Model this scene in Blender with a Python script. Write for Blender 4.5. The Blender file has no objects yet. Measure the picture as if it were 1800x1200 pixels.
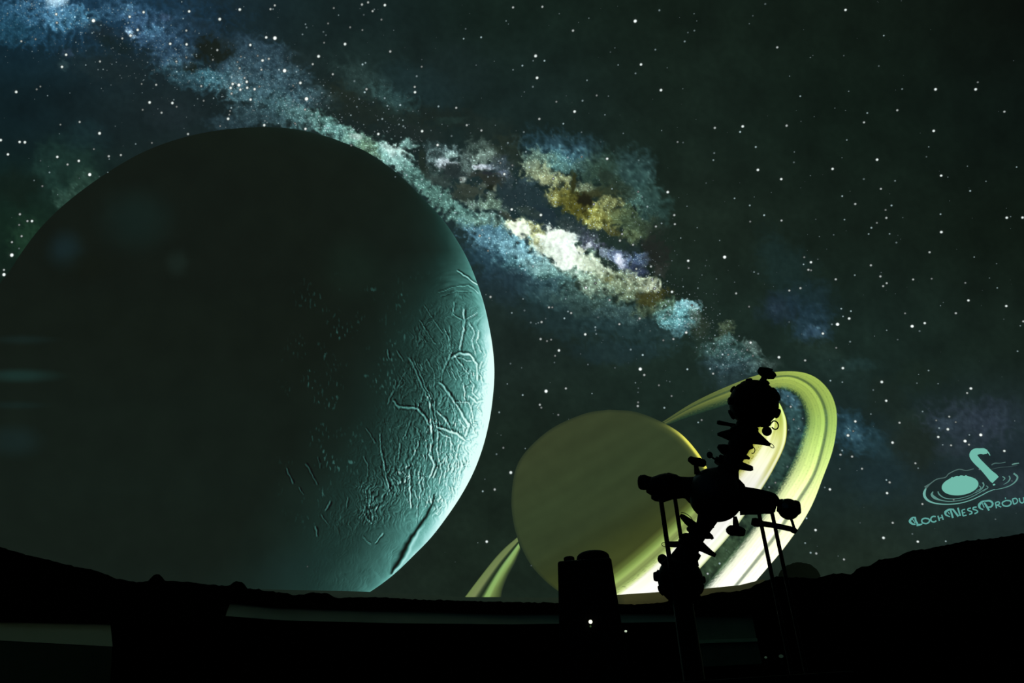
import bpy, bmesh, math, random
import numpy as np
from mathutils import Vector, Matrix

# ------------------------------------------------------------------ camera, world, exposure
S = bpy.context.scene
COL = S.collection
F = 1300.0                                   # focal length in pixels of the 1800 x 1200 frame
PITCH, ROLL = math.radians(28.0), math.radians(3.0)
EYE = np.array([0.0, 0.0, 1.15])
R = 6.0                                      # dome radius


def ray(x, y):
    x = np.asarray(x, float); y = np.asarray(y, float)
    X = x - 900.0; Z = 600.0 - y
    cr, sr = math.cos(ROLL), math.sin(ROLL)
    X, Z = X*cr + Z*sr, -X*sr + Z*cr
    cp, sp = math.cos(PITCH), math.sin(PITCH)
    return np.stack([X + 0*Z, F*cp - Z*sp, F*sp + Z*cp], -1)


fw = ray(900, 600)/F
rt = ray(901, 600) - ray(900, 600)
up = ray(900, 599) - ray(900, 600)
cam_data = bpy.data.cameras.new('camera')
cam_data.sensor_width = 36.0
cam_data.lens = 36.0*F/1800.0
cam_data.clip_start = 0.02
cam_data.clip_end = 100
cam = bpy.data.objects.new('camera', cam_data)
COL.objects.link(cam)
M = Matrix(((rt[0], up[0], -fw[0]), (rt[1], up[1], -fw[1]), (rt[2], up[2], -fw[2])))
cam.matrix_world = Matrix.Translation(Vector(EYE)) @ M.to_4x4()
S.camera = cam

W = bpy.data.worlds.new('world'); S.world = W; W.use_nodes = True
W.node_tree.nodes['Background'].inputs[0].default_value = (0, 0, 0, 1)
W.node_tree.nodes['Background'].inputs[1].default_value = 0.0
S.view_settings.view_transform = 'Standard'
S.view_settings.look = 'None'
S.view_settings.exposure = 0.0
S.view_settings.gamma = 1.0
S.view_settings.use_curve_mapping = False
S.cycles.max_bounces = 4
S.cycles.diffuse_bounces = 2
S.cycles.use_denoising = True

# the dome is centred on the star projector, at the height of its middle ball
rb = ray(1262, 868)
HC = 4.2/math.hypot(rb[0], rb[1])
CEN = np.array([rb[0]*HC, rb[1]*HC, EYE[2] + 1.27])
SPRING = CEN[2]


def surf(x, y, inset=0.0):
    """point of the dome (or of the wall below its rim) that is seen from the seat at chart x, y"""
    d = ray(x, y); d = d/np.linalg.norm(d, axis=-1, keepdims=True)
    rr = R - inset
    o = EYE - CEN
    b = (d*o).sum(-1); c = (o*o).sum() - rr*rr
    t = -b + np.sqrt(b*b - c)
    P = EYE + d*t[..., None]
    low = P[..., 2] < SPRING
    a2 = d[..., 0]**2 + d[..., 1]**2
    b2 = d[..., 0]*o[0] + d[..., 1]*o[1]
    c2 = o[0]**2 + o[1]**2 - rr*rr
    t2 = (-b2 + np.sqrt(b2*b2 - a2*c2))/a2
    P2 = EYE + d*t2[..., None]
    return np.where(low[..., None], P2, P)


# ------------------------------------------------------------------ helpers
def tag(o, label=None, cat=None, group=None, kind=None):
    if label: o['label'] = label
    if cat: o['category'] = cat
    if group: o['group'] = group
    if kind: o['kind'] = kind
    return o


def empty(name, loc, label, cat, group=None):
    o = bpy.data.objects.new(name, None); COL.objects.link(o)
    o.location = Vector(loc)
    o.empty_display_size = 0.1
    o.matrix_world = Matrix.Translation(Vector(loc))
    return tag(o, label, cat, group)


def link(name, me, mat, parent=None):
    o = bpy.data.objects.new(name, me)
    if mat is not None and not me.materials: me.materials.append(mat)
    COL.objects.link(o)
    if parent is not None:
        o.parent = parent
        p = parent; off = Vector((0, 0, 0))
        while p is not None:
            off += p.location; p = p.parent
        o.location = -off if parent.type == 'EMPTY' else Vector((0, 0, 0))
    return o


def srgb2lin(c):
    c = np.clip(np.asarray(c, float)/255.0, 0, None)
    return np.where(c <= 0.04045, c/12.92, ((c + 0.055)/1.055)**2.4)


def arr_mesh(name, V, Fq, col=None, smooth=True):
    """V n x 3, Fq m x 4 (or 3) ints, col n x 3 in sRGB 0..255"""
    me = bpy.data.meshes.new(name)
    V = np.asarray(V, np.float32); Fq = np.asarray(Fq, np.int32)
    k = Fq.shape[1]
    me.vertices.add(len(V)); me.vertices.foreach_set('co', V.ravel())
    me.loops.add(Fq.size); me.loops.foreach_set('vertex_index', Fq.ravel())
    me.polygons.add(len(Fq))
    me.polygons.foreach_set('loop_start', np.arange(0, Fq.size, k, dtype=np.int32))
    me.polygons.foreach_set('loop_total', np.full(len(Fq), k, np.int32))
    me.update(calc_edges=True)
    if smooth: me.polygons.foreach_set('use_smooth', np.ones(len(Fq), bool))
    if col is not None:
        a = me.attributes.new('picture', 'FLOAT_COLOR', 'POINT')
        c = np.ones((len(V), 4), np.float32); c[:, :3] = srgb2lin(col)
        a.data.foreach_set('color', c.ravel())
    return me


def grid_faces(nr, nc, wrap=False):
    i = np.arange(nr - 1)[:, None]; j = np.arange(nc if wrap else nc - 1)[None, :]
    a = i*nc + j; b = i*nc + (j + 1) % nc
    return np.stack([a, b, b + nc, a + nc], -1).reshape(-1, 4)


def node_mat(name):
    m = bpy.data.materials.new(name); m.use_nodes = True
    return m, m.node_tree, m.node_tree.nodes['Principled BSDF']


def screen_mat():
    """white screen paint giving back the picture thrown on it"""
    m, nt, b = node_mat('dome_picture')
    at = nt.nodes.new('ShaderNodeAttribute'); at.attribute_name = 'picture'
    b.inputs['Base Color'].default_value = (0.02, 0.02, 0.02, 1)
    b.inputs['Roughness'].default_value = 1.0
    b.inputs['Specular IOR Level'].default_value = 0.0
    nt.links.new(at.outputs['Color'], b.inputs['Emission Color'])
    b.inputs['Emission Strength'].default_value = 1.0
    m.cycles.emission_sampling = 'NONE'
    return m


def plain_mat(name, col, rough=0.8, spec=0.2, var=0.3, scale=6.0):
    m, nt, b = node_mat(name)
    no = nt.nodes.new('ShaderNodeTexNoise'); no.inputs['Scale'].default_value = scale
    tc = nt.nodes.new('ShaderNodeTexCoord'); nt.links.new(tc.outputs['Object'], no.inputs['Vector'])
    mx = nt.nodes.new('ShaderNodeMix'); mx.data_type = 'RGBA'
    c = np.array(col)
    mx.inputs[6].default_value = (*(c*(1 - var)), 1); mx.inputs[7].default_value = (*(c*(1 + var)), 1)
    nt.links.new(no.outputs['Fac'], mx.inputs[0]); nt.links.new(mx.outputs[2], b.inputs['Base Color'])
    b.inputs['Roughness'].default_value = rough
    b.inputs['Specular IOR Level'].default_value = spec
    return m


def lamp_mat(name, rgb, strength=1.0):
    m, nt, b = node_mat(name)
    c = srgb2lin(rgb)
    b.inputs['Base Color'].default_value = (0, 0, 0, 1)
    b.inputs['Emission Color'].default_value = (*c, 1)
    b.inputs['Emission Strength'].default_value = strength
    m.cycles.emission_sampling = 'NONE'
    return m


PIC = screen_mat()
M_BLACK = plain_mat('black_metal', (0.004, 0.004, 0.004), 0.6, 0.08)
M_SATIN = plain_mat('black_satin_metal', (0.012, 0.014, 0.012), 0.45, 0.25)
M_WALL = plain_mat('black_wall_cloth', (0.002, 0.002, 0.0025), 1.0, 0.0)
M_FLOOR = plain_mat('dark_carpet', (0.012, 0.012, 0.014), 1.0, 0.0, scale=40)
M_RIM = plain_mat('grey_rim_paint', (0.42, 0.55, 0.44), 1.0, 0.0, scale=2.0)
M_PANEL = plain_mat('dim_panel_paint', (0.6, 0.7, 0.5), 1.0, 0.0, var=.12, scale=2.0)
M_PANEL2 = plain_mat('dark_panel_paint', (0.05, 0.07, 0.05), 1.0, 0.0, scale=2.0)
M_TREE = plain_mat('black_card', (0.004, 0.004, 0.003), 1.0, 0.0, scale=3.0)
M_TREE2 = plain_mat('dark_green_card', (0.19, 0.2, 0.13), 1.0, 0.0, scale=3.0)
M_LENS, _nt, _b = node_mat('lens_glass')
_b.inputs['Base Color'].default_value = (0.005, 0.01, 0.006, 1)
_b.inputs['Roughness'].default_value = 0.15
_b.inputs['Specular IOR Level'].default_value = 0.5


# numpy gradient noise ------------------------------------------------
_rng = np.random.RandomState(7)
_perm = _rng.permutation(4096)
_gang = _rng.rand(4096)*2*math.pi


def gnoise(x, y, seed=0):
    xi = np.floor(x).astype(int); yi = np.floor(y).astype(int)
    xf = x - xi; yf = y - yi

    def g(ix, iy, dx, dy):
        h = _perm[(ix + _perm[(iy + seed*131) & 4095]) & 4095]
        a = _gang[h]
        return np.cos(a)*dx + np.sin(a)*dy
    u = xf*xf*xf*(xf*(xf*6 - 15) + 10); v = yf*yf*yf*(yf*(yf*6 - 15) + 10)
    a = g(xi, yi, xf, yf); b = g(xi + 1, yi, xf - 1, yf)
    c = g(xi, yi + 1, xf, yf - 1); d = g(xi + 1, yi + 1, xf - 1, yf - 1)
    return ((a*(1 - u) + b*u)*(1 - v) + (c*(1 - u) + d*u)*v)*1.5


def fbm(x, y, seed=0, octv=4):
    s = 0; a = 0.5
    for i in range(octv):
        s = s + a*gnoise(x, y, seed + i*3); x = x*2.03 + 11.3; y = y*2.03 + 5.7; a *= 0.55
    return s


def sstep(a, b, x):
    t = np.clip((x - a)/(b - a), 0, 1)
    return t*t*(3 - 2*t)


def catmull(pts, n):
    P = np.asarray(pts, float)
    Q = np.vstack([2*P[0] - P[1], P, 2*P[-1] - P[-2]])
    t = np.linspace(0, len(P) - 1, n); i = np.minimum(t.astype(int), len(P) - 2); f = (t - i)[:, None]
    p0, p1, p2, p3 = Q[i], Q[i + 1], Q[i + 2], Q[i + 3]
    return 0.5*((2*p1) + (-p0 + p2)*f + (2*p0 - 5*p1 + 4*p2 - p3)*f**2 + (-p0 + 3*p1 - 3*p2 + p3)*f**3)


def seg_dist(x, y, pts):
    """signed distance to a polyline (sign = side) and distance"""
    best = np.full(x.shape, 1e9); sg = np.zeros(x.shape)
    for (ax, ay), (bx, by) in zip(pts[:-1], pts[1:]):
        dx, dy = bx - ax, by - ay; L2 = dx*dx + dy*dy + 1e-9
        t = np.clip(((x - ax)*dx + (y - ay)*dy)/L2, 0, 1)
        d = np.hypot(x - ax - t*dx, y - ay - t*dy)
        s = ((x - ax)*dy - (y - ay)*dx)/math.sqrt(L2)
        m = d < best; best = np.where(m, d, best); sg = np.where(m, s, sg)
    return sg, best


# ------------------------------------------------------------------ the sky picture thrown on the dome
GX = [0, 300, 600, 900, 1200, 1500, 1800]; GY = [0, 200, 400, 600, 800, 1000]
GC = np.array([
 [(20,44,58),(26,44,54),(22,36,36),(20,33,28),(19,30,24),(17,27,21),(11,17,13)],
 [(16,32,36),(24,36,38),(26,38,37),(24,38,36),(22,34,28),(17,28,22),(13,22,18)],
 [(18,36,28),(24,38,32),(28,42,40),(30,48,50),(26,38,31),(20,31,25),(15,24,18)],
 [(18,28,24),(24,34,30),(26,38,34),(26,38,34),(27,42,36),(24,38,33),(22,34,28)],
 [(18,28,24),(24,34,30),(24,36,30),(24,36,29),(24,38,32),(27,42,42),(32,45,50)],
 [(20,30,24),(22,32,26),(24,34,28),(25,37,29),(26,38,30),(30,42,34),(28,42,38)]], float)


def base_col(x, y):
    fx = np.clip(x/300.0, 0, 5.999); fy = np.clip(y/200.0, 0, 4.999)
    i = fx.astype(int); j = fy.astype(int); u = (fx - i)[..., None]; v = (fy - j)[..., None]
    u = u*u*(3 - 2*u); v = v*v*(3 - 2*v)
    return (GC[j, i]*(1-u) + GC[j, i+1]*u)*(1-v) + (GC[j+1, i]*(1-u) + GC[j+1, i+1]*u)*v


# strokes of cloud: x, y, rx, ry, turn, colour, strength
DABS = [
 # upper left blue
 (150,20,260,70,4,(26,58,92),.8),(60,40,110,45,0,(28,72,110),.7),(80,18,70,34,10,(58,110,165),.75),(125,34,50,20,-10,(62,130,170),.7),
 (98,4,20,14,0,(175,215,240),.95),(100,26,16,14,0,(100,165,220),.7),(215,18,50,22,5,(42,86,132),.7),(228,20,14,14,0,(84,140,190),.6),(262,52,55,30,20,(50,88,140),.75),
 (272,54,20,14,10,(76,140,190),.7),(230,60,12,8,40,(150,190,235),.7),(290,30,14,9,0,(80,110,170),.6),(300,85,45,40,30,(40,72,110),.7),(20,55,50,30,0,(26,74,104),.5),
 (168,48,26,14,20,(22,30,30),.8),(185,62,36,18,10,(28,40,46),.6),(200,78,40,14,20,(20,32,30),.6),(340,50,60,30,20,(34,56,78),.5),
 (190,120,90,34,10,(30,44,46),.5),(290,100,24,24,0,(44,78,110),.6),(310,110,20,16,20,(70,115,150),.55),(120,95,12,10,0,(44,66,96),.6),(110,116,12,9,0,(50,78,84),.5),
 (340,135,70,26,8,(44,84,102),.75),(385,138,40,20,8,(60,120,140),.75),(415,150,50,40,20,(62,104,118),.7),(424,136,18,24,10,(150,190,200),.8),
 (405,150,12,10,0,(120,175,190),.7),(440,165,60,30,20,(60,100,112),.7),(470,120,70,50,20,(46,76,92),.7),(440,100,40,30,0,(52,80,100),.6),
 (500,150,60,40,30,(48,80,94),.6),(500,190,70,40,25,(66,112,118),.75),(520,200,30,20,20,(92,148,150),.6),(540,170,30,18,0,(50,86,100),.6),(455,200,60,20,10,(44,72,82),.7),
 (400,215,50,14,0,(46,74,88),.55),(300,200,60,30,0,(30,42,46),.5),
 (372,88,40,28,5,(23,30,26),.95),(392,74,20,14,0,(26,32,27),.8),(334,120,15,9,0,(27,36,32),.85),(500,105,50,22,20,(34,50,56),.5),(452,130,18,10,40,(28,44,54),.6),
 (530,105,40,20,10,(30,44,44),.6),
 # left green veil
 (120,300,70,70,60,(29,56,48),.6),(115,345,26,18,-20,(44,76,64),.7),(150,325,30,30,0,(42,72,60),.6),(85,300,26,44,-30,(30,58,52),.5),(45,415,34,44,20,(30,60,42),.65),
 (110,310,10,24,-30,(20,36,32),.5),(30,330,50,40,0,(18,28,22),.5),(150,240,50,30,0,(26,50,54),.4),
 # middle haze above the bright lane
 (650,110,90,60,20,(27,44,42),.5),(640,140,70,32,25,(44,68,66),.6),(690,175,50,26,20,(48,84,84),.65),(740,150,90,40,15,(30,52,56),.5),(600,168,54,26,10,(32,42,36),.85),
 (640,200,60,22,10,(28,38,34),.8),(700,205,60,20,15,(30,42,38),.7),(780,205,60,24,0,(28,38,34),.7),(800,130,80,60,0,(26,40,40),.5),(790,212,34,9,-8,(34,54,50),.6),
 (860,230,50,30,0,(32,44,40),.6),(730,235,60,16,10,(32,42,40),.6),
 # bright lane along the moon
 (990,440,110,44,35,(128,170,150),.8),(1060,490,110,32,22,(112,140,112),.85),(965,425,80,22,32,(206,200,140),.85),
 (555,205,26,14,20,(70,110,104),.7),(575,218,40,17,30,(88,142,136),.8),(600,238,40,17,28,(96,152,148),.85),(640,256,44,20,28,(104,152,136),.8),(655,262,34,16,25,(92,130,100),.7),
 (625,240,12,6,10,(200,225,220),.6),(690,275,36,24,30,(120,178,172),.9),(694,264,24,14,25,(196,232,226),.85),(702,284,24,16,30,(150,205,200),.8),(716,252,16,10,10,(118,170,164),.8),
 (740,320,60,17,42,(82,132,124),.85),(780,355,56,18,40,(80,128,118),.85),(825,385,54,20,28,(88,140,132),.85),(865,392,44,18,15,(116,162,150),.8),(760,300,26,14,20,(66,92,88),.6),
 (770,262,30,14,10,(58,84,86),.7),(780,276,30,20,0,(110,142,146),.75),(786,290,20,10,0,(200,215,228),.85),(776,282,12,8,0,(190,210,220),.6),(793,273,14,8,0,(150,190,186),.7),
 (822,285,28,22,0,(88,112,108),.75),(850,262,34,18,20,(74,98,90),.7),(852,276,26,14,-10,(118,146,136),.8),(848,292,18,6,0,(214,218,236),.9),(862,293,10,6,0,(210,225,245),.7),
 (815,303,14,16,0,(86,112,108),.7),(878,290,22,22,0,(62,80,92),.7),(885,306,12,10,0,(104,120,150),.7),(890,320,14,20,0,(74,92,100),.6),
 (741,280,9,22,-8,(32,44,40),.95),(748,300,10,16,-12,(36,48,42),.8),(768,272,12,8,0,(36,54,54),.8),(796,302,26,16,10,(38,50,52),.9),(776,316,26,12,20,(50,66,62),.8),
 (842,306,20,12,0,(46,54,50),.85),(862,312,24,14,10,(44,50,46),.85),(858,303,10,5,0,(34,40,46),.8),(815,316,9,6,0,(170,186,180),.8),(826,334,30,12,10,(56,68,58),.85),(862,330,10,7,0,(28,34,26),.9),
 (848,326,10,6,0,(110,126,110),.6),(870,330,4,10,10,(150,160,130),.6),(812,346,26,9,20,(50,60,50),.7),(860,345,18,8,0,(100,124,108),.7),(840,360,30,9,10,(110,144,132),.8),
 (870,360,30,12,10,(104,136,116),.8),(900,385,24,8,30,(58,70,60),.7),(905,345,34,30,10,(36,54,58),.92),(935,355,34,26,10,(36,56,60),.9),(925,325,18,14,0,(60,88,100),.6),
 (955,380,34,20,15,(33,50,58),.92),(960,398,16,14,0,(34,52,60),.9),(890,255,40,26,0,(36,46,38),.7),(905,275,14,34,10,(38,50,42),.7),
 # teal and yellow clouds
 (985,262,80,34,8,(42,78,98),.75),(1000,278,56,20,10,(66,118,136),.75),(975,285,34,18,0,(90,150,148),.7),(990,292,30,10,0,(100,162,160),.6),(945,285,34,24,10,(98,130,112),.8),
 (950,305,40,18,10,(138,154,116),.85),(962,315,20,12,0,(168,176,126),.6),(930,292,16,12,0,(120,144,122),.7),(985,318,26,13,0,(140,152,104),.85),(1030,330,26,10,-6,(138,156,116),.8),
 (1040,298,60,22,10,(52,82,74),.7),(1075,310,60,40,40,(46,72,58),.7),(1115,300,40,50,-30,(44,76,78),.7),(1140,350,34,60,-20,(48,84,80),.7),(1108,352,22,20,0,(72,118,110),.75),
 (1080,330,40,24,20,(40,54,42),.7),(1065,308,14,10,0,(34,48,40),.8),(1060,340,34,16,10,(46,56,38),.7),
 (980,340,30,15,-20,(150,132,70),.9),(975,352,14,9,0,(178,160,96),.8),(1005,352,30,20,20,(96,78,24),.9),(1020,370,34,16,20,(92,72,18),.9),(1025,352,17,13,10,(34,32,22),.96),(1028,366,8,8,0,(40,34,20),.85),
 (1008,322,6,22,5,(46,52,26),.9),(1004,303,4,10,0,(44,58,40),.8),(1040,340,20,8,0,(60,60,34),.7),(1050,372,22,18,0,(150,132,52),.9),(1046,378,10,14,0,(200,180,80),.7),(1070,358,26,14,0,(128,136,76),.85),
 (1075,376,26,16,20,(134,134,72),.85),(1052,395,26,10,20,(178,160,78),.8),(1062,388,30,14,10,(140,120,48),.7),(1078,408,24,10,20,(96,82,38),.8),(1095,378,24,20,0,(72,92,56),.7),(1120,400,34,30,20,(68,90,62),.75),
 (1108,415,22,14,10,(90,110,72),.75),(1150,400,26,30,0,(34,46,38),.6),(1165,380,14,24,0,(36,62,58),.6),
 # lanes below
 (1020,400,44,14,25,(40,56,58),.85),(1040,420,44,18,25,(62,74,92),.85),(1048,425,24,16,10,(104,112,144),.75),(1035,430,7,6,0,(226,228,240),.85),(1050,424,8,5,0,(200,205,225),.6),(1075,425,40,14,20,(30,46,42),.9),
 (1100,435,44,16,10,(32,46,46),.85),(1066,445,16,8,30,(130,150,176),.7),(1092,456,24,15,40,(110,132,184),.85),(1091,458,9,12,-30,(222,230,252),.95),(1098,468,7,6,0,(200,215,245),.85),
 (1124,455,20,14,0,(84,112,168),.85),(1118,476,24,14,0,(52,66,110),.85),(1068,468,22,8,15,(30,44,42),.9),(1100,500,16,8,0,(74,80,50),.7),(1150,440,26,40,0,(34,36,34),.7),(1160,475,16,16,0,(56,58,54),.6),
 # the core
 (917,402,30,17,25,(250,250,228),.98),(905,392,18,8,0,(210,206,160),.7),
 (940,412,22,16,40,(214,206,150),.85),(955,428,22,18,30,(190,186,130),.75),(987,438,42,32,50,(255,255,255),1.),(985,412,24,16,20,(252,255,246),.95),(1000,455,34,18,20,(252,255,250),.95),(970,424,18,20,0,(250,250,230),.8),
 (1030,458,36,14,15,(214,234,206),.85),(1022,440,12,10,0,(236,244,214),.7),(1050,466,34,12,25,(170,190,160),.75),(1000,475,50,13,15,(150,190,176),.75),(1050,505,44,20,15,(128,158,136),.8),(1075,485,30,14,20,(140,156,120),.7),
 (1100,500,50,24,20,(128,148,116),.8),(1135,500,30,17,20,(158,172,140),.85),(1148,504,14,9,0,(178,190,160),.7),(1110,490,10,7,0,(150,160,130),.6),(1070,492,10,8,0,(90,84,44),.7),(1110,520,50,14,10,(92,112,84),.7),(1005,500,22,14,0,(52,74,62),.7),
 # blue halo under the core
 (890,440,80,46,25,(52,98,128),.85),(880,425,60,24,15,(86,146,170),.85),(920,445,44,26,30,(120,186,200),.8),(905,430,40,16,20,(118,180,196),.7),(850,412,44,18,20,(66,112,136),.8),(860,460,50,24,20,(36,66,84),.7),
 (935,480,70,22,20,(70,126,134),.75),(975,490,44,14,15,(88,138,134),.7),(920,495,70,20,15,(42,70,84),.8),(980,520,80,24,12,(44,78,84),.7),(1040,535,80,24,12,(62,96,88),.75),(1085,548,60,16,5,(74,110,106),.75),
 (880,500,60,40,0,(30,48,58),.6),(1000,560,110,44,10,(32,54,58),.6),(1120,575,110,44,8,(36,62,66),.65),(1080,620,100,24,0,(32,54,60),.5),(1020,545,26,14,0,(40,62,58),.5),
 # dark dust cut over the glow
 (908,345,34,24,10,(34,50,54),.93),(938,352,30,22,10,(34,52,56),.93),(955,378,30,15,15,(32,48,55),.95),(968,390,17,12,0,(33,50,56),.93),(1000,398,30,10,25,(44,60,60),.85),(862,318,26,11,10,(42,48,42),.9),(796,303,22,14,10,(38,50,50),.9),
 (826,334,24,9,10,(50,60,52),.85),(742,282,8,20,-10,(32,44,38),.9),(1025,353,15,12,10,(32,30,22),.96),(1008,322,5,20,5,(46,50,26),.9),(1075,422,34,12,22,(32,48,42),.9),(1068,467,18,6,15,(30,44,40),.9),(930,372,26,8,20,(46,62,58),.8),
 (893,380,22,5,25,(58,68,58),.75),(935,398,14,4,40,(120,116,70),.7),(955,440,10,6,40,(130,130,90),.6),
 (975,430,34,24,50,(255,255,250),1.),(990,445,34,22,40,(255,255,255),1.),(917,402,22,12,28,(252,252,232),.98),(1012,460,30,12,20,(240,250,225),.9),(940,416,12,8,30,(230,224,170),.8),
 # more of the blue bank, top left
 (450,120,90,44,15,(44,72,90),.55),(500,140,70,34,25,(52,82,94),.5),(395,112,14,26,0,(48,80,104),.6),(430,75,60,20,10,(38,62,82),.5),(560,170,40,18,20,(50,76,82),.55),(110,30,80,30,5,(52,104,156),.5),(35,20,60,30,0,(30,80,122),.5),
 (375,90,32,23,5,(23,30,26),.95),(336,120,13,8,0,(25,34,30),.85),
 # faint blue between the ring bands
 (1398,735,20,62,-14,(44,84,88),.8),(1385,700,26,12,30,(52,92,112),.8),(1372,815,20,50,28,(48,84,76),.7),(1330,890,24,50,35,(58,86,62),.7),(1270,975,24,60,40,(60,88,56),.7),
 (985,436,44,28,48,(255,255,252),.95),(975,415,26,16,30,(255,255,244),.9),(1003,455,34,16,20,(252,255,246),.95),(916,401,20,13,28,(252,252,236),.98),(1040,465,40,14,20,(206,226,196),.75),(960,440,30,18,30,(216,236,216),.7),
 (925,452,40,18,30,(132,190,202),.6),(890,432,50,16,20,(96,152,172),.6),(955,470,40,14,20,(120,168,164),.6),
 (480,150,90,44,18,(50,82,98),.5),(455,95,60,26,14,(40,66,86),.5),(530,200,50,20,25,(68,106,108),.5),(290,60,50,44,20,(42,78,118),.45),(330,100,14,24,0,(52,86,116),.6),(374,90,30,22,5,(24,32,28),.93),
 # far end of the lane
 (1150,525,34,14,-25,(62,52,22),.85),(1130,520,14,9,0,(52,46,22),.7),(1135,548,26,11,0,(70,88,62),.7),(1172,535,22,13,10,(80,116,92),.8),(1175,555,24,14,0,(84,140,136),.8),(1207,540,28,13,-10,(124,196,206),.92),(1217,536,14,7,0,(150,210,222),.8),
 (1192,560,34,17,-20,(90,158,166),.85),(1205,578,26,16,-20,(76,130,140),.8),(1222,550,10,16,0,(80,110,100),.6),(1228,575,20,30,0,(50,62,48),.6),(1240,610,30,30,0,(34,52,44),.6),
 (1277,573,16,12,-30,(92,114,84),.8),(1272,585,14,18,20,(60,78,58),.7),(1275,600,20,11,0,(84,128,124),.75),(1290,625,60,28,15,(56,94,92),.8),(1322,610,22,10,30,(78,104,98),.8),(1275,640,50,22,0,(50,80,90),.6),
 (1340,640,34,12,0,(66,88,84),.6),(1290,660,60,30,0,(44,68,76),.5),
 # faint arm to the right
 (1380,470,80,50,60,(26,46,46),.6),(1375,540,50,34,0,(32,50,72),.6),(1425,570,44,36,30,(34,60,84),.65),(1432,583,20,12,20,(50,82,116),.6),(1430,530,50,40,20,(28,50,64),.5),(1440,610,50,20,10,(34,50,42),.5),(1365,540,16,10,0,(46,68,92),.5),
 (1460,640,70,30,10,(34,54,50),.5),(1510,640,40,12,0,(34,58,58),.5),(1495,760,56,38,30,(36,72,94),.7),(1500,762,20,16,0,(60,110,140),.5),(1540,785,44,24,20,(34,60,68),.6),(1545,840,60,50,0,(28,46,52),.5),
 (1600,735,40,20,0,(34,50,44),.6),(1610,780,60,50,30,(29,38,30),.6),(1700,745,90,42,10,(46,58,74),.65),(1745,730,60,34,0,(46,58,78),.5),(1660,745,30,20,0,(48,66,82),.5),(1785,860,40,40,0,(46,60,72),.4),(1680,790,40,20,0,(44,56,66),.5),
 (1620,660,60,30,0,(24,36,28),.5),(1560,700,50,40,0,(27,38,31),.5),
]
def _tone(c):
    r, g, b = c
    if r > g*0.97: g = g + 0.75*(r - g*0.97); r = r*0.97
    if b > g*1.12: b = b - 0.35*(b - g*1.12)
    if b < g*0.7: b = b + 0.22*(g*0.7 - b)
    return (r, g, b)


DABS = [d[:5] + (_tone(d[5]), d[6]) for d in DABS]
SPINE = catmull([(-60, -10), (150, 45), (330, 110), (500, 165), (680, 235), (860, 325), (1010, 405), (1130, 480), (1215, 555), (1290, 625), (1350, 665)], 60)
SPW = catmull([(150, 0), (140, 0), (110, 0), (95, 0), (90, 0), (105, 0), (120, 0), (100, 0), (60, 0), (52, 0), (30, 0)], 60)[:, 0]


def lane_mask(x, y):
    best = np.full(x.shape, 9.0)
    for i in range(len(SPINE)):
        d = np.hypot(x - SPINE[i, 0], y - SPINE[i, 1])/SPW[i]
        best = np.minimum(best, d)
    return best


def sky_col(x, y):
    x = np.asarray(x, float); y = np.asarray(y, float)
    c = base_col(x, y)
    n = fbm(x/70, y/70, 40, 3)[..., None]
    c = c*(1 + 0.22*n)
    w1x = fbm(x/34, y/34, 1, 4); w1y = fbm(x/34, y/34, 21, 4)
    w2x = fbm(x/9, y/9, 31, 3); w2y = fbm(x/9, y/9, 51, 3)
    # billows give the clouds their curled edges
    bil = np.abs(gnoise(x/16 + w1x*.8, y/16 + w1y*.8, 201)) + 0.42*np.abs(gnoise(x/8 + w1x*.5, y/8, 203)) + 0.12*np.abs(gnoise(x/4, y/4, 205))
    bil = bil - 0.36
    for (cx, cy, rx, ry, an, col, al) in DABS:
        rm = max(rx, ry)*2.0 + 20
        m = (np.abs(x - cx) < rm) & (np.abs(y - cy) < rm)
        if not m.any(): continue
        amp = min(rx, ry)
        a1 = min(amp*0.8, 22); a2 = min(amp*0.6, 9)
        xx = x[m] - cx + w1x[m]*a1 + w2x[m]*a2; yy = y[m] - cy + w1y[m]*a1 + w2y[m]*a2
        a = math.radians(an); ca, sa = math.cos(a), math.sin(a)
        u = xx*ca + yy*sa; v = -xx*sa + yy*ca
        d = np.hypot(u/rx, v/ry) + bil[m]*(0.62 if al > .62 else 0.25)
        lo = 0.35 if amp > 24 else (0.5 if al > .62 else 0.35)
        f = (al*sstep(1.22, lo, d))[:, None]
        c[m] = c[m]*(1 - f) + np.array(col, float)*f
    base = base_col(x, y).mean(-1)
    L = c.mean(-1)
    lum = L - base
    k = np.clip(lum/40.0, 0, 1)*np.clip((290 - L)/120, 0.10, 1)
    f1 = fbm(x/11, y/11, 61, 3); f2 = gnoise(x/3.4, y/3.4, 71)
    g = k*(0.42*f1 - 0.46*bil + 0.07*f2) + 0.10*f1
    spk = sstep(0.40, 0.62, gnoise(x/2.6, y/2.6, 91))*np.clip((lum - 8)/60.0, 0, 1)*np.clip((260 - L)/100, 0, 1)
    Lc = L[..., None]
    tint = 0.72*c + 0.28*Lc
    c = c + g[..., None]*tint + spk[..., None]*np.array([62, 78, 74])
    Lc = (c @ np.array([.3, .5, .2]))[..., None]
    kk = np.clip(lum/30.0, 0, 1)[..., None]
    c = c + (Lc*np.array([.97, 1.03, .97]) - c)*0.17*kk
    return np.clip(c, 5, 330)


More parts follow.
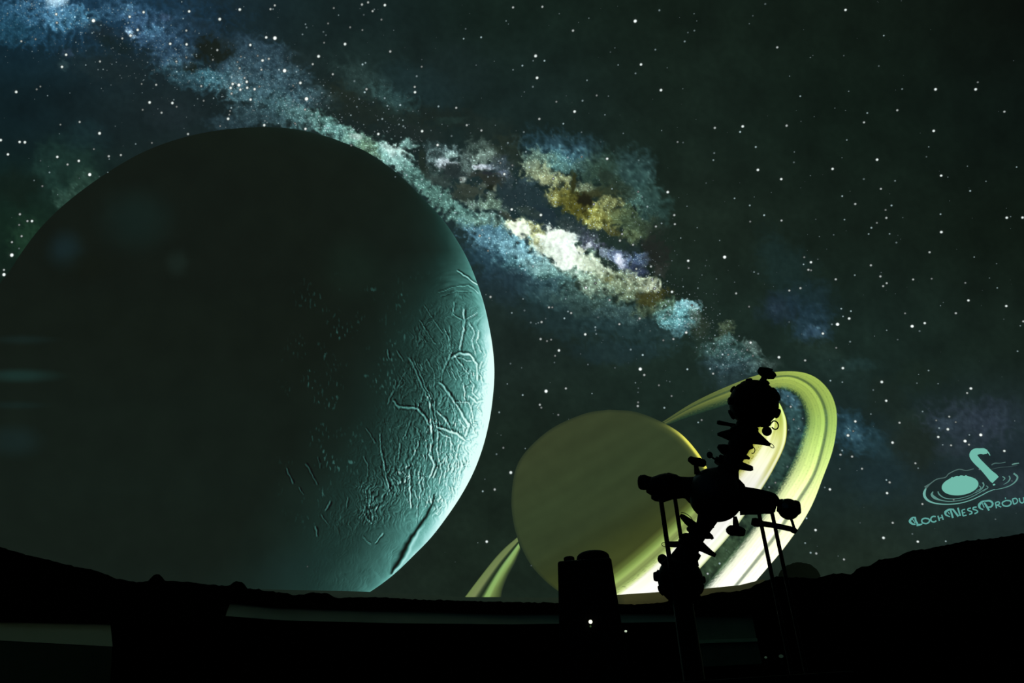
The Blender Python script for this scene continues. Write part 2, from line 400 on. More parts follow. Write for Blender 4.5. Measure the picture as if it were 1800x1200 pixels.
# ------------------------------------------------------------------ large structure
def dome_mesh():
    """whole hemisphere behind the picture, so that the dome goes on around and above the seat"""
    na, ne = 288, 72
    az = np.linspace(0, 2*math.pi, na, endpoint=False); el = np.linspace(0.0, math.pi/2, ne)
    E_, A_ = np.meshgrid(el, az, indexing='ij')
    rr = R + 0.03
    V = np.stack([CEN[0] + rr*np.cos(E_)*np.sin(A_), CEN[1] + rr*np.cos(E_)*np.cos(A_), CEN[2] + rr*np.sin(E_)], -1)
    d = V - EYE
    z = d @ fw; ok = z > 0.35
    zz = np.where(ok, z, 0.35)
    cx = 900 + F*(d @ rt)/zz; cy = 600 - F*(d @ up)/zz
    cx = np.clip(cx, -400, 2200); cy = np.clip(cy, -400, 1200)
    c = sky_col(cx, cy)
    return arr_mesh('dome', V.reshape(-1, 3), grid_faces(ne, na, True), c.reshape(-1, 3))


ceiling = link('ceiling', dome_mesh(), PIC); tag(ceiling, 'dark planetarium dome screen carrying the projected night sky', kind='structure')

# lower edge of the picture (projected horizon line), as chart heights
HOR = np.array([(-80,938),(0,962),(67,982),(117,993),(167,1004),(240,1022),(333,1030),(420,1034),(520,1037),(600,1038),(650,1040),(760,1046),(820,1049),(880,1050),(985,1050),(1085,1045),(1160,1040),(1240,1034),(1300,1028),(1340,1018),(1400,1014),(1500,1012),(1600,975),(1700,955),(1800,940),(1900,920)], float)


def hor(x): return np.interp(x, HOR[:, 0], HOR[:, 1])


xs = np.arange(-90, 1891, 3.0); ys = np.arange(-90, 1075, 3.0)
XX, YY = np.meshgrid(xs, ys)
sky_me = arr_mesh('projected_sky', surf(XX, YY, 0.0).reshape(-1, 3), grid_faces(len(ys), len(xs)), sky_col(XX, YY).reshape(-1, 3))
link('projected_sky', sky_me, PIC, ceiling)

# wall below the dome, floor
na = 144
az = np.linspace(0, 2*math.pi, na, endpoint=False)
zz = np.array([0.0, 1.2, SPRING - 0.02])
V = np.array([[CEN[0] + (R + 0.03)*math.sin(a), CEN[1] + (R + 0.03)*math.cos(a), z] for z in zz for a in az])
tag(link('wall_round', arr_mesh('wall', V, grid_faces(3, na, True)), M_WALL), 'black round wall under the dome', kind='structure')
bm = bmesh.new()
bmesh.ops.create_circle(bm, cap_ends=True, segments=96, radius=R + 0.1, matrix=Matrix.Translation((CEN[0], CEN[1], 0)))
me = bpy.data.meshes.new('floor'); bm.to_mesh(me); bm.free()
tag(link('floor', me, M_FLOOR), 'dark carpeted floor', kind='structure')


def slab(name, outline_top, outline_bot, in0, in1, mat, parent=None, smooth=False):
    """a thin curved slab following the dome or wall between two chart lines, in0..in1 metres off it"""
    n = len(outline_top)
    T = np.asarray(outline_top, float); B = np.asarray(outline_bot, float)
    rows = []
    for ins in (in1, in0):
        k = 5
        for i in range(k):
            f = i/(k - 1); P = T*(1 - f) + B*f
            rows.append(surf(P[:, 0], P[:, 1], ins))
    rows = rows[:5] + rows[5:][::-1]
    V = np.concatenate(rows)
    m = len(rows); Fq = []
    for i in range(m):
        for j in range(n - 1):
            a = i*n + j; b = ((i + 1) % m)*n + j
            Fq.append((a, b, b + 1, a + 1))
    me = bpy.data.meshes.new(name)
    caps = [tuple(i*n for i in range(m))[::-1], tuple(i*n + n - 1 for i in range(m))]
    me.from_pydata([tuple(v) for v in V], [], Fq + caps); me.update()
    return link(name, me, mat, parent)


# dome rim that shows under the tree line
rim_x = np.arange(380, 1230, 10.0)
rim_top = np.stack([rim_x, np.interp(rim_x, [380, 500, 900, 1230], [1046, 1060, 1070, 1060])], -1)
rim_bot = np.stack([rim_x, np.interp(rim_x, [380, 500, 700, 900, 1230], [1081, 1090, 1095, 1097, 1092])], -1)
tag(slab('trim_1', rim_top, rim_bot, 0.012, 0.03, M_RIM), 'dim grey lower rim of the dome', kind='structure')
# stray projector light under the planets' cut-off line, painted as glowing colour
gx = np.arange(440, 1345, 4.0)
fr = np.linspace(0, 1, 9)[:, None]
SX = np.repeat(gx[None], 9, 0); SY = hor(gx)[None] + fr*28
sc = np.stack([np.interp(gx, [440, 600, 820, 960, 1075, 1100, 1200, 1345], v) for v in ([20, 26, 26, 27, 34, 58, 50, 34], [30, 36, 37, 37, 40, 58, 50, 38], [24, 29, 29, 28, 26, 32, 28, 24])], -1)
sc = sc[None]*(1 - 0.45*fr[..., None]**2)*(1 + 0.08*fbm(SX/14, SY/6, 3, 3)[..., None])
tag(link('spill_band', arr_mesh('spill_band', surf(SX, SY, 0.016).reshape(-1, 3), grid_faces(9, len(gx)), sc.reshape(-1, 3)), PIC), 'dim band of stray projection light, painted as glow below the projected picture', kind='structure')

# ------------------------------------------------------------------ the big moon
MO = np.array([(463,222.5),(520,227),(575,240),(600,249),(645,267),(700,306),(745,350),(780,388),(805,425),(823,458),(838,495),(851,535),(861,580),(867,620),(869,658),(866,700),(860,740),(849,785),(833,828),(812,868),(787,906),(758,944),(727,976),(697,1005),(668,1028),(640,1046),(600,1068),
               (500,1075),(300,1068),(100,1045),(20,1000),(-40,940),(-85,860),(-108,760),(-108,680),(-85,590),(-45,545),(8,488),(35,448),(68,404),(110,362),(157,325),(205,293),(250,268),(295,250),(345,236),(400,227)], float)
MOc = catmull(np.vstack([MO, MO[:1]]), 600)
_cr = MOc[:-1]


def poly_x(poly, y):
    """leftmost and rightmost x of a closed polygon at height y"""
    a = poly; b = np.roll(poly, -1, 0)
    m = ((a[:, 1] <= y) & (b[:, 1] > y)) | ((b[:, 1] <= y) & (a[:, 1] > y))
    t = (y - a[m, 1])/(b[m, 1] - a[m, 1]); x = a[m, 0] + t*(b[m, 0] - a[m, 0])
    return (x.min(), x.max()) if len(x) else (None, None)


T_Y = [330, 380, 440, 490, 540, 600, 660, 720, 790, 860, 920, 970, 1010, 1045]
T_D = [0, 3, 8, 15, 25, 40, 60, 85, 115, 155, 200, 260, 340]
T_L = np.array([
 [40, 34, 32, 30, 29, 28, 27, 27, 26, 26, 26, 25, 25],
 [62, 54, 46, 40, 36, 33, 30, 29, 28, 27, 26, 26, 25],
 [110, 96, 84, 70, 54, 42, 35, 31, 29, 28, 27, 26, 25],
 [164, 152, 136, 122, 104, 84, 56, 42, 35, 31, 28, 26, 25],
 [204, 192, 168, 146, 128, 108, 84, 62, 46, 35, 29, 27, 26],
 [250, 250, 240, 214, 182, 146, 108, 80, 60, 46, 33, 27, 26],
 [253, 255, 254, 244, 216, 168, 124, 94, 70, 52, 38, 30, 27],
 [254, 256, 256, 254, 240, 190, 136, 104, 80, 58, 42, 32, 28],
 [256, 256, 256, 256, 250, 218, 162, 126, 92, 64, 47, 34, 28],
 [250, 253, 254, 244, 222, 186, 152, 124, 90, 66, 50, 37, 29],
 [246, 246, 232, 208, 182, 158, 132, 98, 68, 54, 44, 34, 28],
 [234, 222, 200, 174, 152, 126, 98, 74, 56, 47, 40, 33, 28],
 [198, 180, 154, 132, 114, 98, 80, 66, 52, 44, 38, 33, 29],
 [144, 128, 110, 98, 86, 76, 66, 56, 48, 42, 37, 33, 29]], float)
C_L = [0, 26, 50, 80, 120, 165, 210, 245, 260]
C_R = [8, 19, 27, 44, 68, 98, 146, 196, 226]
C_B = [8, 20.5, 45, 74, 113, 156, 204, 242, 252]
# ridges and cracks: points, half width, strength
CR = [
 ([(721.5,632.7),(731,651),(743.6,681.6),(755,705),(762,740)],1.6,60),([(728,634),(741,662),(752,688),(760,708)],1.3,40),
 ([(694.6,707),(701.6,715),(718,716),(734,717),(746,730),(757,750)],1.9,75),([(744,690),(741,703),(734,715)],1.3,50),
 ([(776,674.6),(792.6,695.6),(806.6,716.6),(813.6,730),(825,746.6),(820,762)],2.0,60),([(785.6,639.6),(792.6,621)],1.4,55),
 ([(797,627),(805,620.5),(811,620),(827.6,623),(839,639.6),(840,664)],1.8,65),([(802,628),(818,651)],1.5,50),([(806,627),(822,634),(828,633)],1.2,45),
 ([(816,548.6),(817,572),(813,592),(809,612)],1.8,65),([(798.5,534.6),(795,551),(813.6,562.6),(815,576.6)],1.2,45),
 ([(783,581),(789,592),(790,603)],1.3,60),([(791,575),(793,595),(790,618.6)],1.1,40),([(808,478),(818,484),(834.6,497)],1.5,60),([(774,512),(797,504),(824,501),(838,512)],1.2,35),
 ([(778,520),(800,512),(826,512)],1.0,25),([(816,679),(818,702.6)],1.3,60),([(803,706),(823,706),(829,717),(834,742)],1.3,50),([(771.6,725.6),(783,737),(792.6,753.6)],1.6,65),
 ([(771.6,750),(790,757),(802,760),(814,770)],1.9,70),([(774,760),(791,770),(798,790)],1.4,55),([(669,767),(670,788.6),(674,808),(678,830.6),(685,863)],1.5,70),
 ([(641,805),(646,818),(647,832)],1.2,45),([(720,744),(716,756),(711,768)],1.2,50),([(703,784),(701,803)],1.4,60),([(739,760),(734,784),(725,805)],1.3,50),
 ([(757.6,740),(760,777),(755,798),(764.6,816.6),(758,834)],1.8,75),([(768,740),(770,765),(768,790),(772,812),(764,836)],1.4,60),([(749,775),(751,800),(748,830)],1.3,50),
 ([(720,830.6),(721,860),(722.6,888)],1.6,75),([(713,846),(710,864),(716,880)],1.2,45),([(783,642),(778,655),(777,668)],1.2,40),([(752,632),(763,655),(764,680)],1.2,40),
 ([(686,835),(690,845)],1.1,35),([(643,905),(646,912),(650,916)],1.5,60),([(662,952),(671,940)],1.3,55),([(649,954),(641,946)],1.2,35),([(563,820),(560,806)],1.2,25),
 ([(540,818),(545,826),(550,836),(556,848)],1.3,38),([(505,826),(514,846)],1.3,45),([(527,858),(531,866)],1.2,35),([(575,893),(580,884)],1.5,60),([(556,930),(557,938)],1.6,55),
 ([(611,878),(610,888)],1.3,45),([(566,907),(574,918)],1.2,40),([(683,706),(685,700),(690,690)],1.3,55),([(695,680),(696,672)],1.3,45),([(645,755),(650,762),(658,775)],1.2,40),
 ([(700,620),(706,630)],1.3,45),([(682,617),(684,628)],1.2,55),([(752,740),(750,760)],1.2,40),([(830,700),(838,706),(846,704)],1.5,40),([(822,560),(836,552)],1.4,50),
 ([(757,700),(756,722),(759,745),(756,770),(759,800)],1.3,55),([(764,705),(765,730),(763,752)],1.2,50),([(745,800),(747,820),(744,845),(746,868)],1.2,50),([(737,842),(740,862),(736,884)],1.2,50),
 ([(730,865),(734,884),(733,905)],1.3,55),([(754,850),(757,868),(750,888)],1.1,45),([(776,780),(772,805),(777,830),(772,850)],1.2,50),([(786,770),(783,790),(787,815),(782,835)],1.2,45),([(795,765),(793,785),(797,805)],1.2,45),
 ([(740,565),(752,585),(764,602)],1.1,40),([(748,540),(762,562),(776,582)],1.1,35),([(700,680),(706,666),(712,655)],1.1,40),([(827,570),(834,585),(830,600),(835,618)],1.3,45),([(842,585),(838,600),(844,615)],1.3,40),([(846,640),(842,655),(848,668)],1.3,40),
 ([(826,668),(834,676),(830,690),(838,698)],1.3,45),([(795,655),(800,664)],1.2,40),([(805,655),(810,665)],1.2,40),([(786,650),(791,660)],1.2,40),([(832,710),(826,730),(830,748)],1.2,40),([(812,745),(818,752)],1.2,45),([(806,785),(802,800),(806,815)],1.2,40)]
CHASM = [(764,868),(758,890),(750,906),(734,928),(715,957),(701,986),(687,1008)]


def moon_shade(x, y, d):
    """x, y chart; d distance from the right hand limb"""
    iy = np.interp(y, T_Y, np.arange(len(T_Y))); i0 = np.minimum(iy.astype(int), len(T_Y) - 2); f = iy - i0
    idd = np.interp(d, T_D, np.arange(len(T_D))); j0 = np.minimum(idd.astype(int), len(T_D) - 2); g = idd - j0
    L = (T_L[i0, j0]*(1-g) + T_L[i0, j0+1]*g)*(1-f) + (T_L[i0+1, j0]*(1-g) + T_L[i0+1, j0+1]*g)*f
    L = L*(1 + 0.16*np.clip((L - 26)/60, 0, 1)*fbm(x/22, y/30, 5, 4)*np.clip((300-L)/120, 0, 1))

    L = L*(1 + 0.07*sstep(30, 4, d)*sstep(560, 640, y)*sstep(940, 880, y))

    def relief(xx, yy):
        wx = fbm(xx/40, yy/46, 8, 3)*26 + 0.10*(yy - 760)
        h = 0
        for s, (fx, fy, wgt, sd) in enumerate([(7.0, 34, 1.0, 3), (4.6, 20, 0.8, 13), (12, 50, 0.8, 23)]):
            n = gnoise((xx + wx)/fx, yy/fy, sd)
            h = h + wgt*np.exp(-(n/0.11)**2)
        return h
    e = relief(x + 1.1, y + .3) - relief(x - 1.1, y - .3)
    am = sstep(36, 75, L)*sstep(3, 26, d)*(0.5 + 0.9*sstep(-.1, .35, fbm(x/45, y/45, 99, 2)))
    low = sstep(885, 940, y + 0.2*(x-700))
    am = am*(1 - 0.85*low)*sstep(500, 560, y + 0.2*(x - 760))
    am = am*(0.55 + 0.45*sstep(60, 140, d) + 0.35*sstep(700, 830, y))
    # dark plains keep sparse short glints only
    gl = sstep(0.33, 0.55, gnoise(x/3.6, y/9.5, 44))*sstep(-0.02, 0.22, fbm(x/55, y/50, 45, 2))*sstep(460, 540, y)*sstep(940, 880, y + 0.0*x)*sstep(470, 560, x)*sstep(120, 40, L)*(0.45 + 0.75*sstep(-.1, .4, gnoise(x/12, y/25, 46)))
    top = np.exp(-((y - 515)/34)**2)*sstep(90, 40, d)
    swirl = gnoise(np.hypot(x - 800, y - 560)/4.2, np.arctan2(y-560, x-800)*3, 12)*top
    out = L - am*L*0.05 + e*am*(26 + L*0.46) + 46*gl + swirl*26
    for pts, hw, st in CR:
        P = np.array(pts); x0, y0 = P.min(0) - 8; x1, y1 = P.max(0) + 8
        m = (x > x0) & (x < x1) & (y > y0) & (y < y1)
        if not m.any(): continue
        xm = x[m] + 1.6*gnoise(x[m]/9, y[m]/9, 3); ym = y[m] + 1.6*gnoise(x[m]/9, y[m]/9, 33)
        sg, di = seg_dist(xm, ym, pts)
        q = -sg if pts[-1][1] >= pts[0][1] else sg     # bright on the left flank
        prof = 1.15*np.exp(-((q - hw*0.4)/(hw*.8))**2) - 0.85*np.exp(-((q + hw*1.2)/(hw*.9))**2) - 0.35*np.exp(-((q - hw*2.0)/(hw*.8))**2)
        fall = np.exp(-np.maximum(di - 2.6*hw, 0)**2)
        out[m] = out[m] + 1.45*prof*fall*st*np.clip(L[m]/80, .75, 1.2)
    m = (x > 670) & (x < 785) & (y > 855) & (y < 1020)
    if m.any():
        sg, di = seg_dist(x[m] + 1.5*gnoise(x[m]/12, y[m]/12, 3), y[m], CHASM)
        wd = np.interp(y[m], [865, 900, 935, 970, 990, 1010], [1.2, 2.2, 3.2, 5.0, 4.0, 1.5])
        fall = sstep(1016, 1004, y[m])*sstep(862, 872, y[m])
        dk = np.exp(-(di/wd)**2*0.9)*fall
        cb = np.exp(-((di - wd*1.75)/(wd*0.7))**2)*np.where(sg > 0, 1, 0)*sstep(915, 935, y[m])*fall
        v = out[m]*(1 - 0.88*dk); out[m] = v + cb*(238 - v)*0.85
    out = np.clip(out, 14, 262)
    c = np.stack([np.interp(out, C_L, C_R), out, np.interp(out, C_L, C_B)], -1)
    tint = sstep(60, 28, L)[..., None]
    for (cx, cy, rx, ry, col, al) in [(240,385,70,60,(22,38,35),.6),(115,440,34,38,(24,42,46),.7),(312,462,22,26,(27,39,34),.6),(35,660,75,13,(27,50,46),.8),(40,597,60,9,(23,38,36),.6),(25,712,60,8,(22,38,36),.5),(25,775,55,30,(24,40,40),.6),
                                      (560,1010,120,50,(28,52,52),.4),(150,470,60,30,(17,22,16),.6),(620,470,60,60,(24,40,32),.4)]:
        dd = np.hypot((x - cx + 8*fbm(x/30, y/30, 2, 2))/rx, (y - cy)/ry)
        c = c + (np.array(col, float) - c)*(al*sstep(1.3, .2, dd)[..., None]*tint)  # dome reflections painted into the moon's dark side as faint patches
    c = c*(1 + 0.10*fbm(x/60, y/60, 17, 3)[..., None]*tint)
    # the lit limb fades in along the shadowed side
    return c


def moon_mesh():
    t = np.linspace(0, 1, 470)
    y0, y1 = 222.9, 1060.0
    yy = y0 + (y1 - y0)*(t*0.86 + 0.14*t**2.2)
    yy[:14] = y0 + (yy[14] - y0)*(np.arange(14)/14.0)**2
    u = np.concatenate([np.linspace(0, 0.55, 80, endpoint=False), np.linspace(0.55, 1, 300)])
    X = []; D = []
    # nearest limb distance is taken from the outline itself
    for y in yy:
        xl, xr = poly_x(_cr, y + 1e-4)
        X.append(xl + (xr - xl)*u)
    X = np.array(X); Y = np.repeat(yy[:, None], X.shape[1], 1)
    seg = _cr[(_cr[:, 0] > 470) & ((_cr[:, 1] < 1046) | (_cr[:, 0] > 640)) & (_cr[:, 1] < 1047)]
    D = np.full(X.shape, 1e9)
    for i in range(0, len(seg), 1):
        D = np.minimum(D, np.hypot(X - seg[i, 0], Y - seg[i, 1]))
    D = 0.62*(X[:, -1:] - X) + 0.38*np.minimum(D*1.25, X[:, -1:] - X)
    D[:, -1] = 0
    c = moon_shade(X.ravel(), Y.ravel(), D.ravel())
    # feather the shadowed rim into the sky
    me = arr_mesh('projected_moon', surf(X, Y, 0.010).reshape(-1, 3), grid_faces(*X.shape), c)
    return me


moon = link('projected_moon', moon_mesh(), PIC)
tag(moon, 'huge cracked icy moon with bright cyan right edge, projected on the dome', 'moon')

# ------------------------------------------------------------------ milky way
cell = 1.3
gx_ = np.arange(-60, 1420, cell); gy_ = np.arange(-60, 720, cell)
XX, YY = np.meshgrid(gx_, gy_)
lm = lane_mask(XX[::6, ::6], YY[::6, ::6])
lm = np.repeat(np.repeat(lm, 6, 0), 6, 1)[:XX.shape[0], :XX.shape[1]]
keep = lm < 1.0
# leave out what lies well behind the moon
inside = np.zeros_like(keep)
for j, y in enumerate(gy_):
    xl, xr = poly_x(_cr, y + 1e-4)
    if xl is not None: inside[j] = (gx_ > xl + 8) & (gx_ < xr - 8)
keep &= ~inside
kf = keep[:-1, :-1] & keep[1:, :-1] & keep[:-1, 1:] & keep[1:, 1:]
idx = -np.ones(XX.shape, int)
fj, fi = np.nonzero(kf)
used = np.zeros(XX.shape, bool)
for a, b in ((0, 0), (1, 0), (0, 1), (1, 1)): used[fj + a, fi + b] = True
idx[used] = np.arange(used.sum())
Fq = np.stack([idx[fj, fi], idx[fj, fi + 1], idx[fj + 1, fi + 1], idx[fj + 1, fi]], -1)
xv, yv = XX[used], YY[used]
mw = link('projected_milky_way', arr_mesh('milky_way', surf(xv, yv, 0.004), Fq, sky_col(xv, yv)), PIC)
tag(mw, 'glowing blue, white and yellow star cloud band running diagonally across the dome', 'milky way')

# ------------------------------------------------------------------ ringed planet
planet = empty('projected_planet', surf(1080.0, 895.0, 0.012), 'olive green ringed planet with tilted pale rings, projected behind the star projector', 'planet')
GO = [(1070,719.6),(1118,724),(1164,742),(1200,765),(1232,803),(1252,845),(1262,895),(1250,955),(1215,1010),(1165,1050),(1080,1075),(1020,1062),(982,1039),(956,1018),(933,992),(914,956),(903,920),(899,876),(907,823),(930,787),(972,751.5),(1027,727)]
GOc = catmull(GO + GO[:1], 241)[:-1]
rr_ = np.concatenate([np.linspace(0.0004, .9, 26, endpoint=False), np.linspace(.9, 1, 26)])
gc = np.array([1080.0, 895.0])
P = gc + (GOc[None] - gc)*rr_[:, None, None]
ang = np.broadcast_to(np.arctan2(GOc[:, 1] - gc[1], GOc[:, 0] - gc[0])[None], P.shape[:2])
rad = np.broadcast_to(rr_[:, None], P.shape[:2])
gxv, gyv = P[..., 0], P[..., 1]
sdir = (gxv - 1080)*0.52 + (gyv - 895)*0.85                       # across the cloud belts
cb = np.stack([np.interp(sdir, [-180, -60, 0, 30, 60, 120, 180], [54, 51, 50, 49, 58, 66, 66]),
               np.interp(sdir, [-180, -60, 0, 30, 60, 120, 180], [63, 64, 62, 59, 67, 73, 72]),
               np.interp(sdir, [-180, -60, 0, 30, 60, 120, 180], [40, 40, 38, 33, 33, 34, 32])], -1)
cb = cb*(1 + 0.05*gnoise(sdir/16, (gxv*.85 - gyv*.52)/140, 3)[..., None] + 0.05*fbm(gxv/30, gyv/30, 9, 3)[..., None])
limb = sstep(0.955 + 0*rad, 0.992 + 0*rad, rad)*sstep(-1.15, -0.62, ang)*sstep(0.35, -0.25, ang)
limb2 = sstep(0.90, 1.0, rad)*sstep(-1.3, -0.7, ang)*sstep(0.35, -0.25, ang)*0.25
cb = cb + (np.array([235, 232, 96]) - cb)*np.clip(limb + limb2, 0, 1)[..., None]
edge = (sstep(0.965, 1.0, rad)*(1 - np.clip(limb*3, 0, 1)))[..., None]
cb = cb*(1 - edge*0.35) + edge*0.35*np.array([24, 36, 30])
Fg = grid_faces(len(rr_), len(GOc), True)
globe = link('globe', arr_mesh('globe', surf(gxv, gyv, 0.010).reshape(-1, 3), Fg, cb.reshape(-1, 3)), PIC, planet)
tag(globe, 'dark olive globe with a thin yellow crescent on its right edge')

K_O = [(1164,741.5),(1220,706.5),(1282,677.5),(1340,657),(1395,652.5),(1430,661),(1455,683),(1468.5,712),(1471,745),(1464,790),(1447,838),(1423,896),(1382,958),(1328,1022),(1285,1072)]
K_G = [(1167,742.5),(1223,711.5),(1284,685.5),(1338,667),(1385,660),(1416,670),(1437,689),(1450,716),(1453.5,747),(1446.5,788),(1432,834),(1407,875),(1360,946),(1296,1027),(1252,1075)]
K_E = [(1172,747),(1212,732),(1275,712),(1330,694),(1368,684),(1392,690),(1405,703),(1413,722),(1415,742),(1407,772),(1392,812),(1365,860),(1318,932),(1245,1022),(1200,1075)]
K_F = [(1353,697),(1368,706),(1377,722),(1383,745),(1380,780),(1362,820),(1337,862),(1288,934),(1220,1010),(1172,1056)]
K_H = [(1352,698),(1342,704),(1335,715),(1328,745),(1305,775),(1275,810),(1240,850),(1160,928),(1072,1002),(1000,1052)]


def ring_strip(curves, keys, n_s, n_t, colf, inset, name, label, prof_t=None):
    C_ = [catmull(c, n_t) for c in curves]
    s = np.linspace(0, 1, n_s)
    rows = []
    for v in s:
        i = min(int(np.searchsorted(keys, v, 'right')) - 1, len(keys) - 2); f = (v - keys[i])/(keys[i+1] - keys[i])
        rows.append(C_[i]*(1 - f) + C_[i+1]*f)
    P = np.array(rows); SS = np.repeat(s[:, None], n_t, 1); TT = np.repeat(np.linspace(0, 1, n_t)[None], n_s, 0)
    # cut at the horizon line of the picture
    yv_ = P[..., 1]; hv = hor(P[..., 0]) + 0.5
    P = P.copy(); P[..., 1] = np.where(yv_ > hv, hv, yv_)
    col = colf(P[..., 0], P[..., 1], SS, TT)
    o = link(name, arr_mesh(name, surf(P[..., 0], P[..., 1], inset).reshape(-1, 3), grid_faces(n_s, n_t), col.reshape(-1, 3)), PIC, planet)
    tag(o, label); return o


RB_T = [0, .07, .14, .21, .285, .36, .43, .5, .57, .64, .71, .79, .86, .93, 1]
RB_R = [78, 92, 112, 140, 160, 160, 158, 160, 170, 196, 222, 245, 254, 255, 255]
RB_G = [88, 104, 126, 158, 182, 185, 184, 190, 205, 228, 244, 254, 255, 255, 255]
RB_B = [50, 55, 64, 78, 86, 86, 88, 92, 104, 124, 150, 184, 216, 236, 240]


def rbase(T): return np.stack([np.interp(T, RB_T, v) for v in (RB_R, RB_G, RB_B)], -1)


def outer_col(x, y, s, t):
    c = rbase(t)
    sky = np.clip(sky_col(x, y), 0, 90)*np.array([1.0, 1.05, 1.0]) + np.array([4, 10, 6])
    # s 0..0.3 outer ring, 0.36 gap, then broad ring fading at its inner edge
    amp = np.interp(s, [0, .03, .10, .22, .265, .295, .325, .355, .40, .50, .60, .70, .80, .88, .95, 1.0],
                       [.78, 1.0, 1.02, .92, .88, .52, .44, .60, 1.08, 1.03, .97, .93, .82, .55, .22, .0])
    far = sstep(.26, .12, t)
    amp = amp*(1 - far) + far*np.interp(s, [0, .1, .25, .29, .35, .42, .5, .6, .75, 1.0], [.85, .9, .8, .45, .5, 1.05, 1.0, .8, .4, .0])
    amp = amp + (0.03*np.sin(s*70) + 0.03*np.sin(s*31 + 1))*(amp > .7)
    sp = gnoise(x/2.6, y/2.6, 4)
    amp = amp + sp*0.30*np.exp(-((amp - .4)/.3)**2)*(s > .7) - 0.10*sstep(.45, .6, gnoise(x/3, y/3, 19))
    amp = np.clip(amp, 0, 1.1)[..., None]
    over = np.interp(t, [0, .6, .8, 1], [1, 1, 1.1, 1.2])[..., None]
    gapc = np.interp(s, [.2, .29, .33, .38, .44], [0, 1, 1, .8, 0])[..., None]
    res = sky*(1 - np.clip(amp, 0, 1)) + c*amp*over
    return res*(1 - gapc*0.0)


def inner_col(x, y, s, t):
    tt = 0.45 + 0.55*t
    c = rbase(np.clip(tt + 0.12, 0, 1))
    amp = np.interp(s, [0, .02, .05, .09, .13, .20, .28, .40, .48, .52, .58, .64, .72, .80, .88, .94, 1.0],
                       [.55, .95, 1.0, .80, .88, 1.04, .98, 1.02, .96, .78, .70, .66, .52, .60, .46, .36, .30])
    up_ = sstep(.55, .30, t)
    amp = amp*(1 - up_) + up_*np.interp(s, [0, .03, .07, .13, .2, .3, .36, .42, .5, .6, .8, 1], [.6, 1.05, 1.08, .85, .78, .86, .76, 1.15, .95, 1.12, .7, .4])
    amp = amp - 0.22*sstep(.25, .5, gnoise(x/2.4, y/2.4, 14))*np.exp(-((s - .54)/.05)**2)
    amp = amp + 0.04*gnoise(s*24, t*3, 5)
    res = c*amp[..., None]
    res[..., 2] *= np.clip(amp, 0, 1)**1.6
    low = (sstep(.52, .72, t))[..., None]
    ks = [0, .02, .06, .1, .15, .54, .58, .63, .68, .73, .78, .83, .9, 1.0]
    lw = np.stack([np.interp(s, ks, v) for v in ([150, 240, 255, 245, 256, 256, 206, 158, 126, 138, 158, 132, 94, 64],
                                                 [165, 250, 256, 252, 256, 256, 222, 180, 142, 156, 186, 158, 110, 72],
                                                 [110, 200, 244, 225, 250, 236, 150, 104, 80, 88, 100, 80, 52, 34])], -1)
    lw = lw*(1 + 0.05*gnoise(s*30, t*3, 5)[..., None] - 0.30*(sstep(.2, .5, gnoise(x/2.4, y/2.4, 14))*np.exp(-((s - .61)/.045)**2))[..., None])
    lw = lw*np.interp(t, [.45, .65, .85, 1], [.86, .93, 1.0, 1.05])[..., None]
    return np.clip(res*(1 - low) + lw*low, 0, 330)


ring_strip([K_O, K_G, K_E], [0, .31, 1.0], 96, 420, outer_col, 0.007, 'outer_ring', 'broad pale yellow green ring with a dark division line')
ring_strip([K_F, K_H], [0, 1.0], 90, 300, inner_col, 0.014, 'inner_ring', 'bright inner ring crossing in front of the globe')
L_O = [(909,944),(888,962),(869,982),(842,1016),(817,1049)]
L_I = [(915,966),(905,990),(893,1012),(884,1034),(881,1049)]


def left_col(x, y, s, t):
    kk = [0, .05, .28, .36, .44, .50, .58, .75, .85, 1.0]
    c = np.stack([np.interp(s, kk, v) for v in ([60, 104, 110, 40, 30, 120, 142, 128, 78, 30], [75, 122, 126, 56, 44, 160, 180, 158, 98, 40], [45, 76, 76, 38, 28, 96, 104, 88, 54, 34])], -1)
    f2 = sstep(.3, 1.0, t)[..., None]
    kk2 = [0, .03, .26, .34, .42, .46, .55, .66, .72, .95, 1.0]
    d = np.stack([np.interp(s, kk2, v) for v in ([60, 112, 120, 60, 30, 40, 134, 140, 112, 62, 36], [75, 132, 134, 72, 44, 56, 172, 176, 134, 76, 44], [45, 78, 86, 48, 28, 34, 96, 100, 74, 42, 34])], -1)
    return c*(1 - f2) + d*f2


ring_strip([L_O, L_I], [0, 1.0], 30, 60, left_col, 0.007, 'far_ring', 'narrow end of the rings showing left of the globe')

# ------------------------------------------------------------------ stars
STARS = []


def st(x0, y0, sc, lst):
    for X, Y, r in lst: STARS.append((x0 + X/sc, y0 + Y/sc, r))


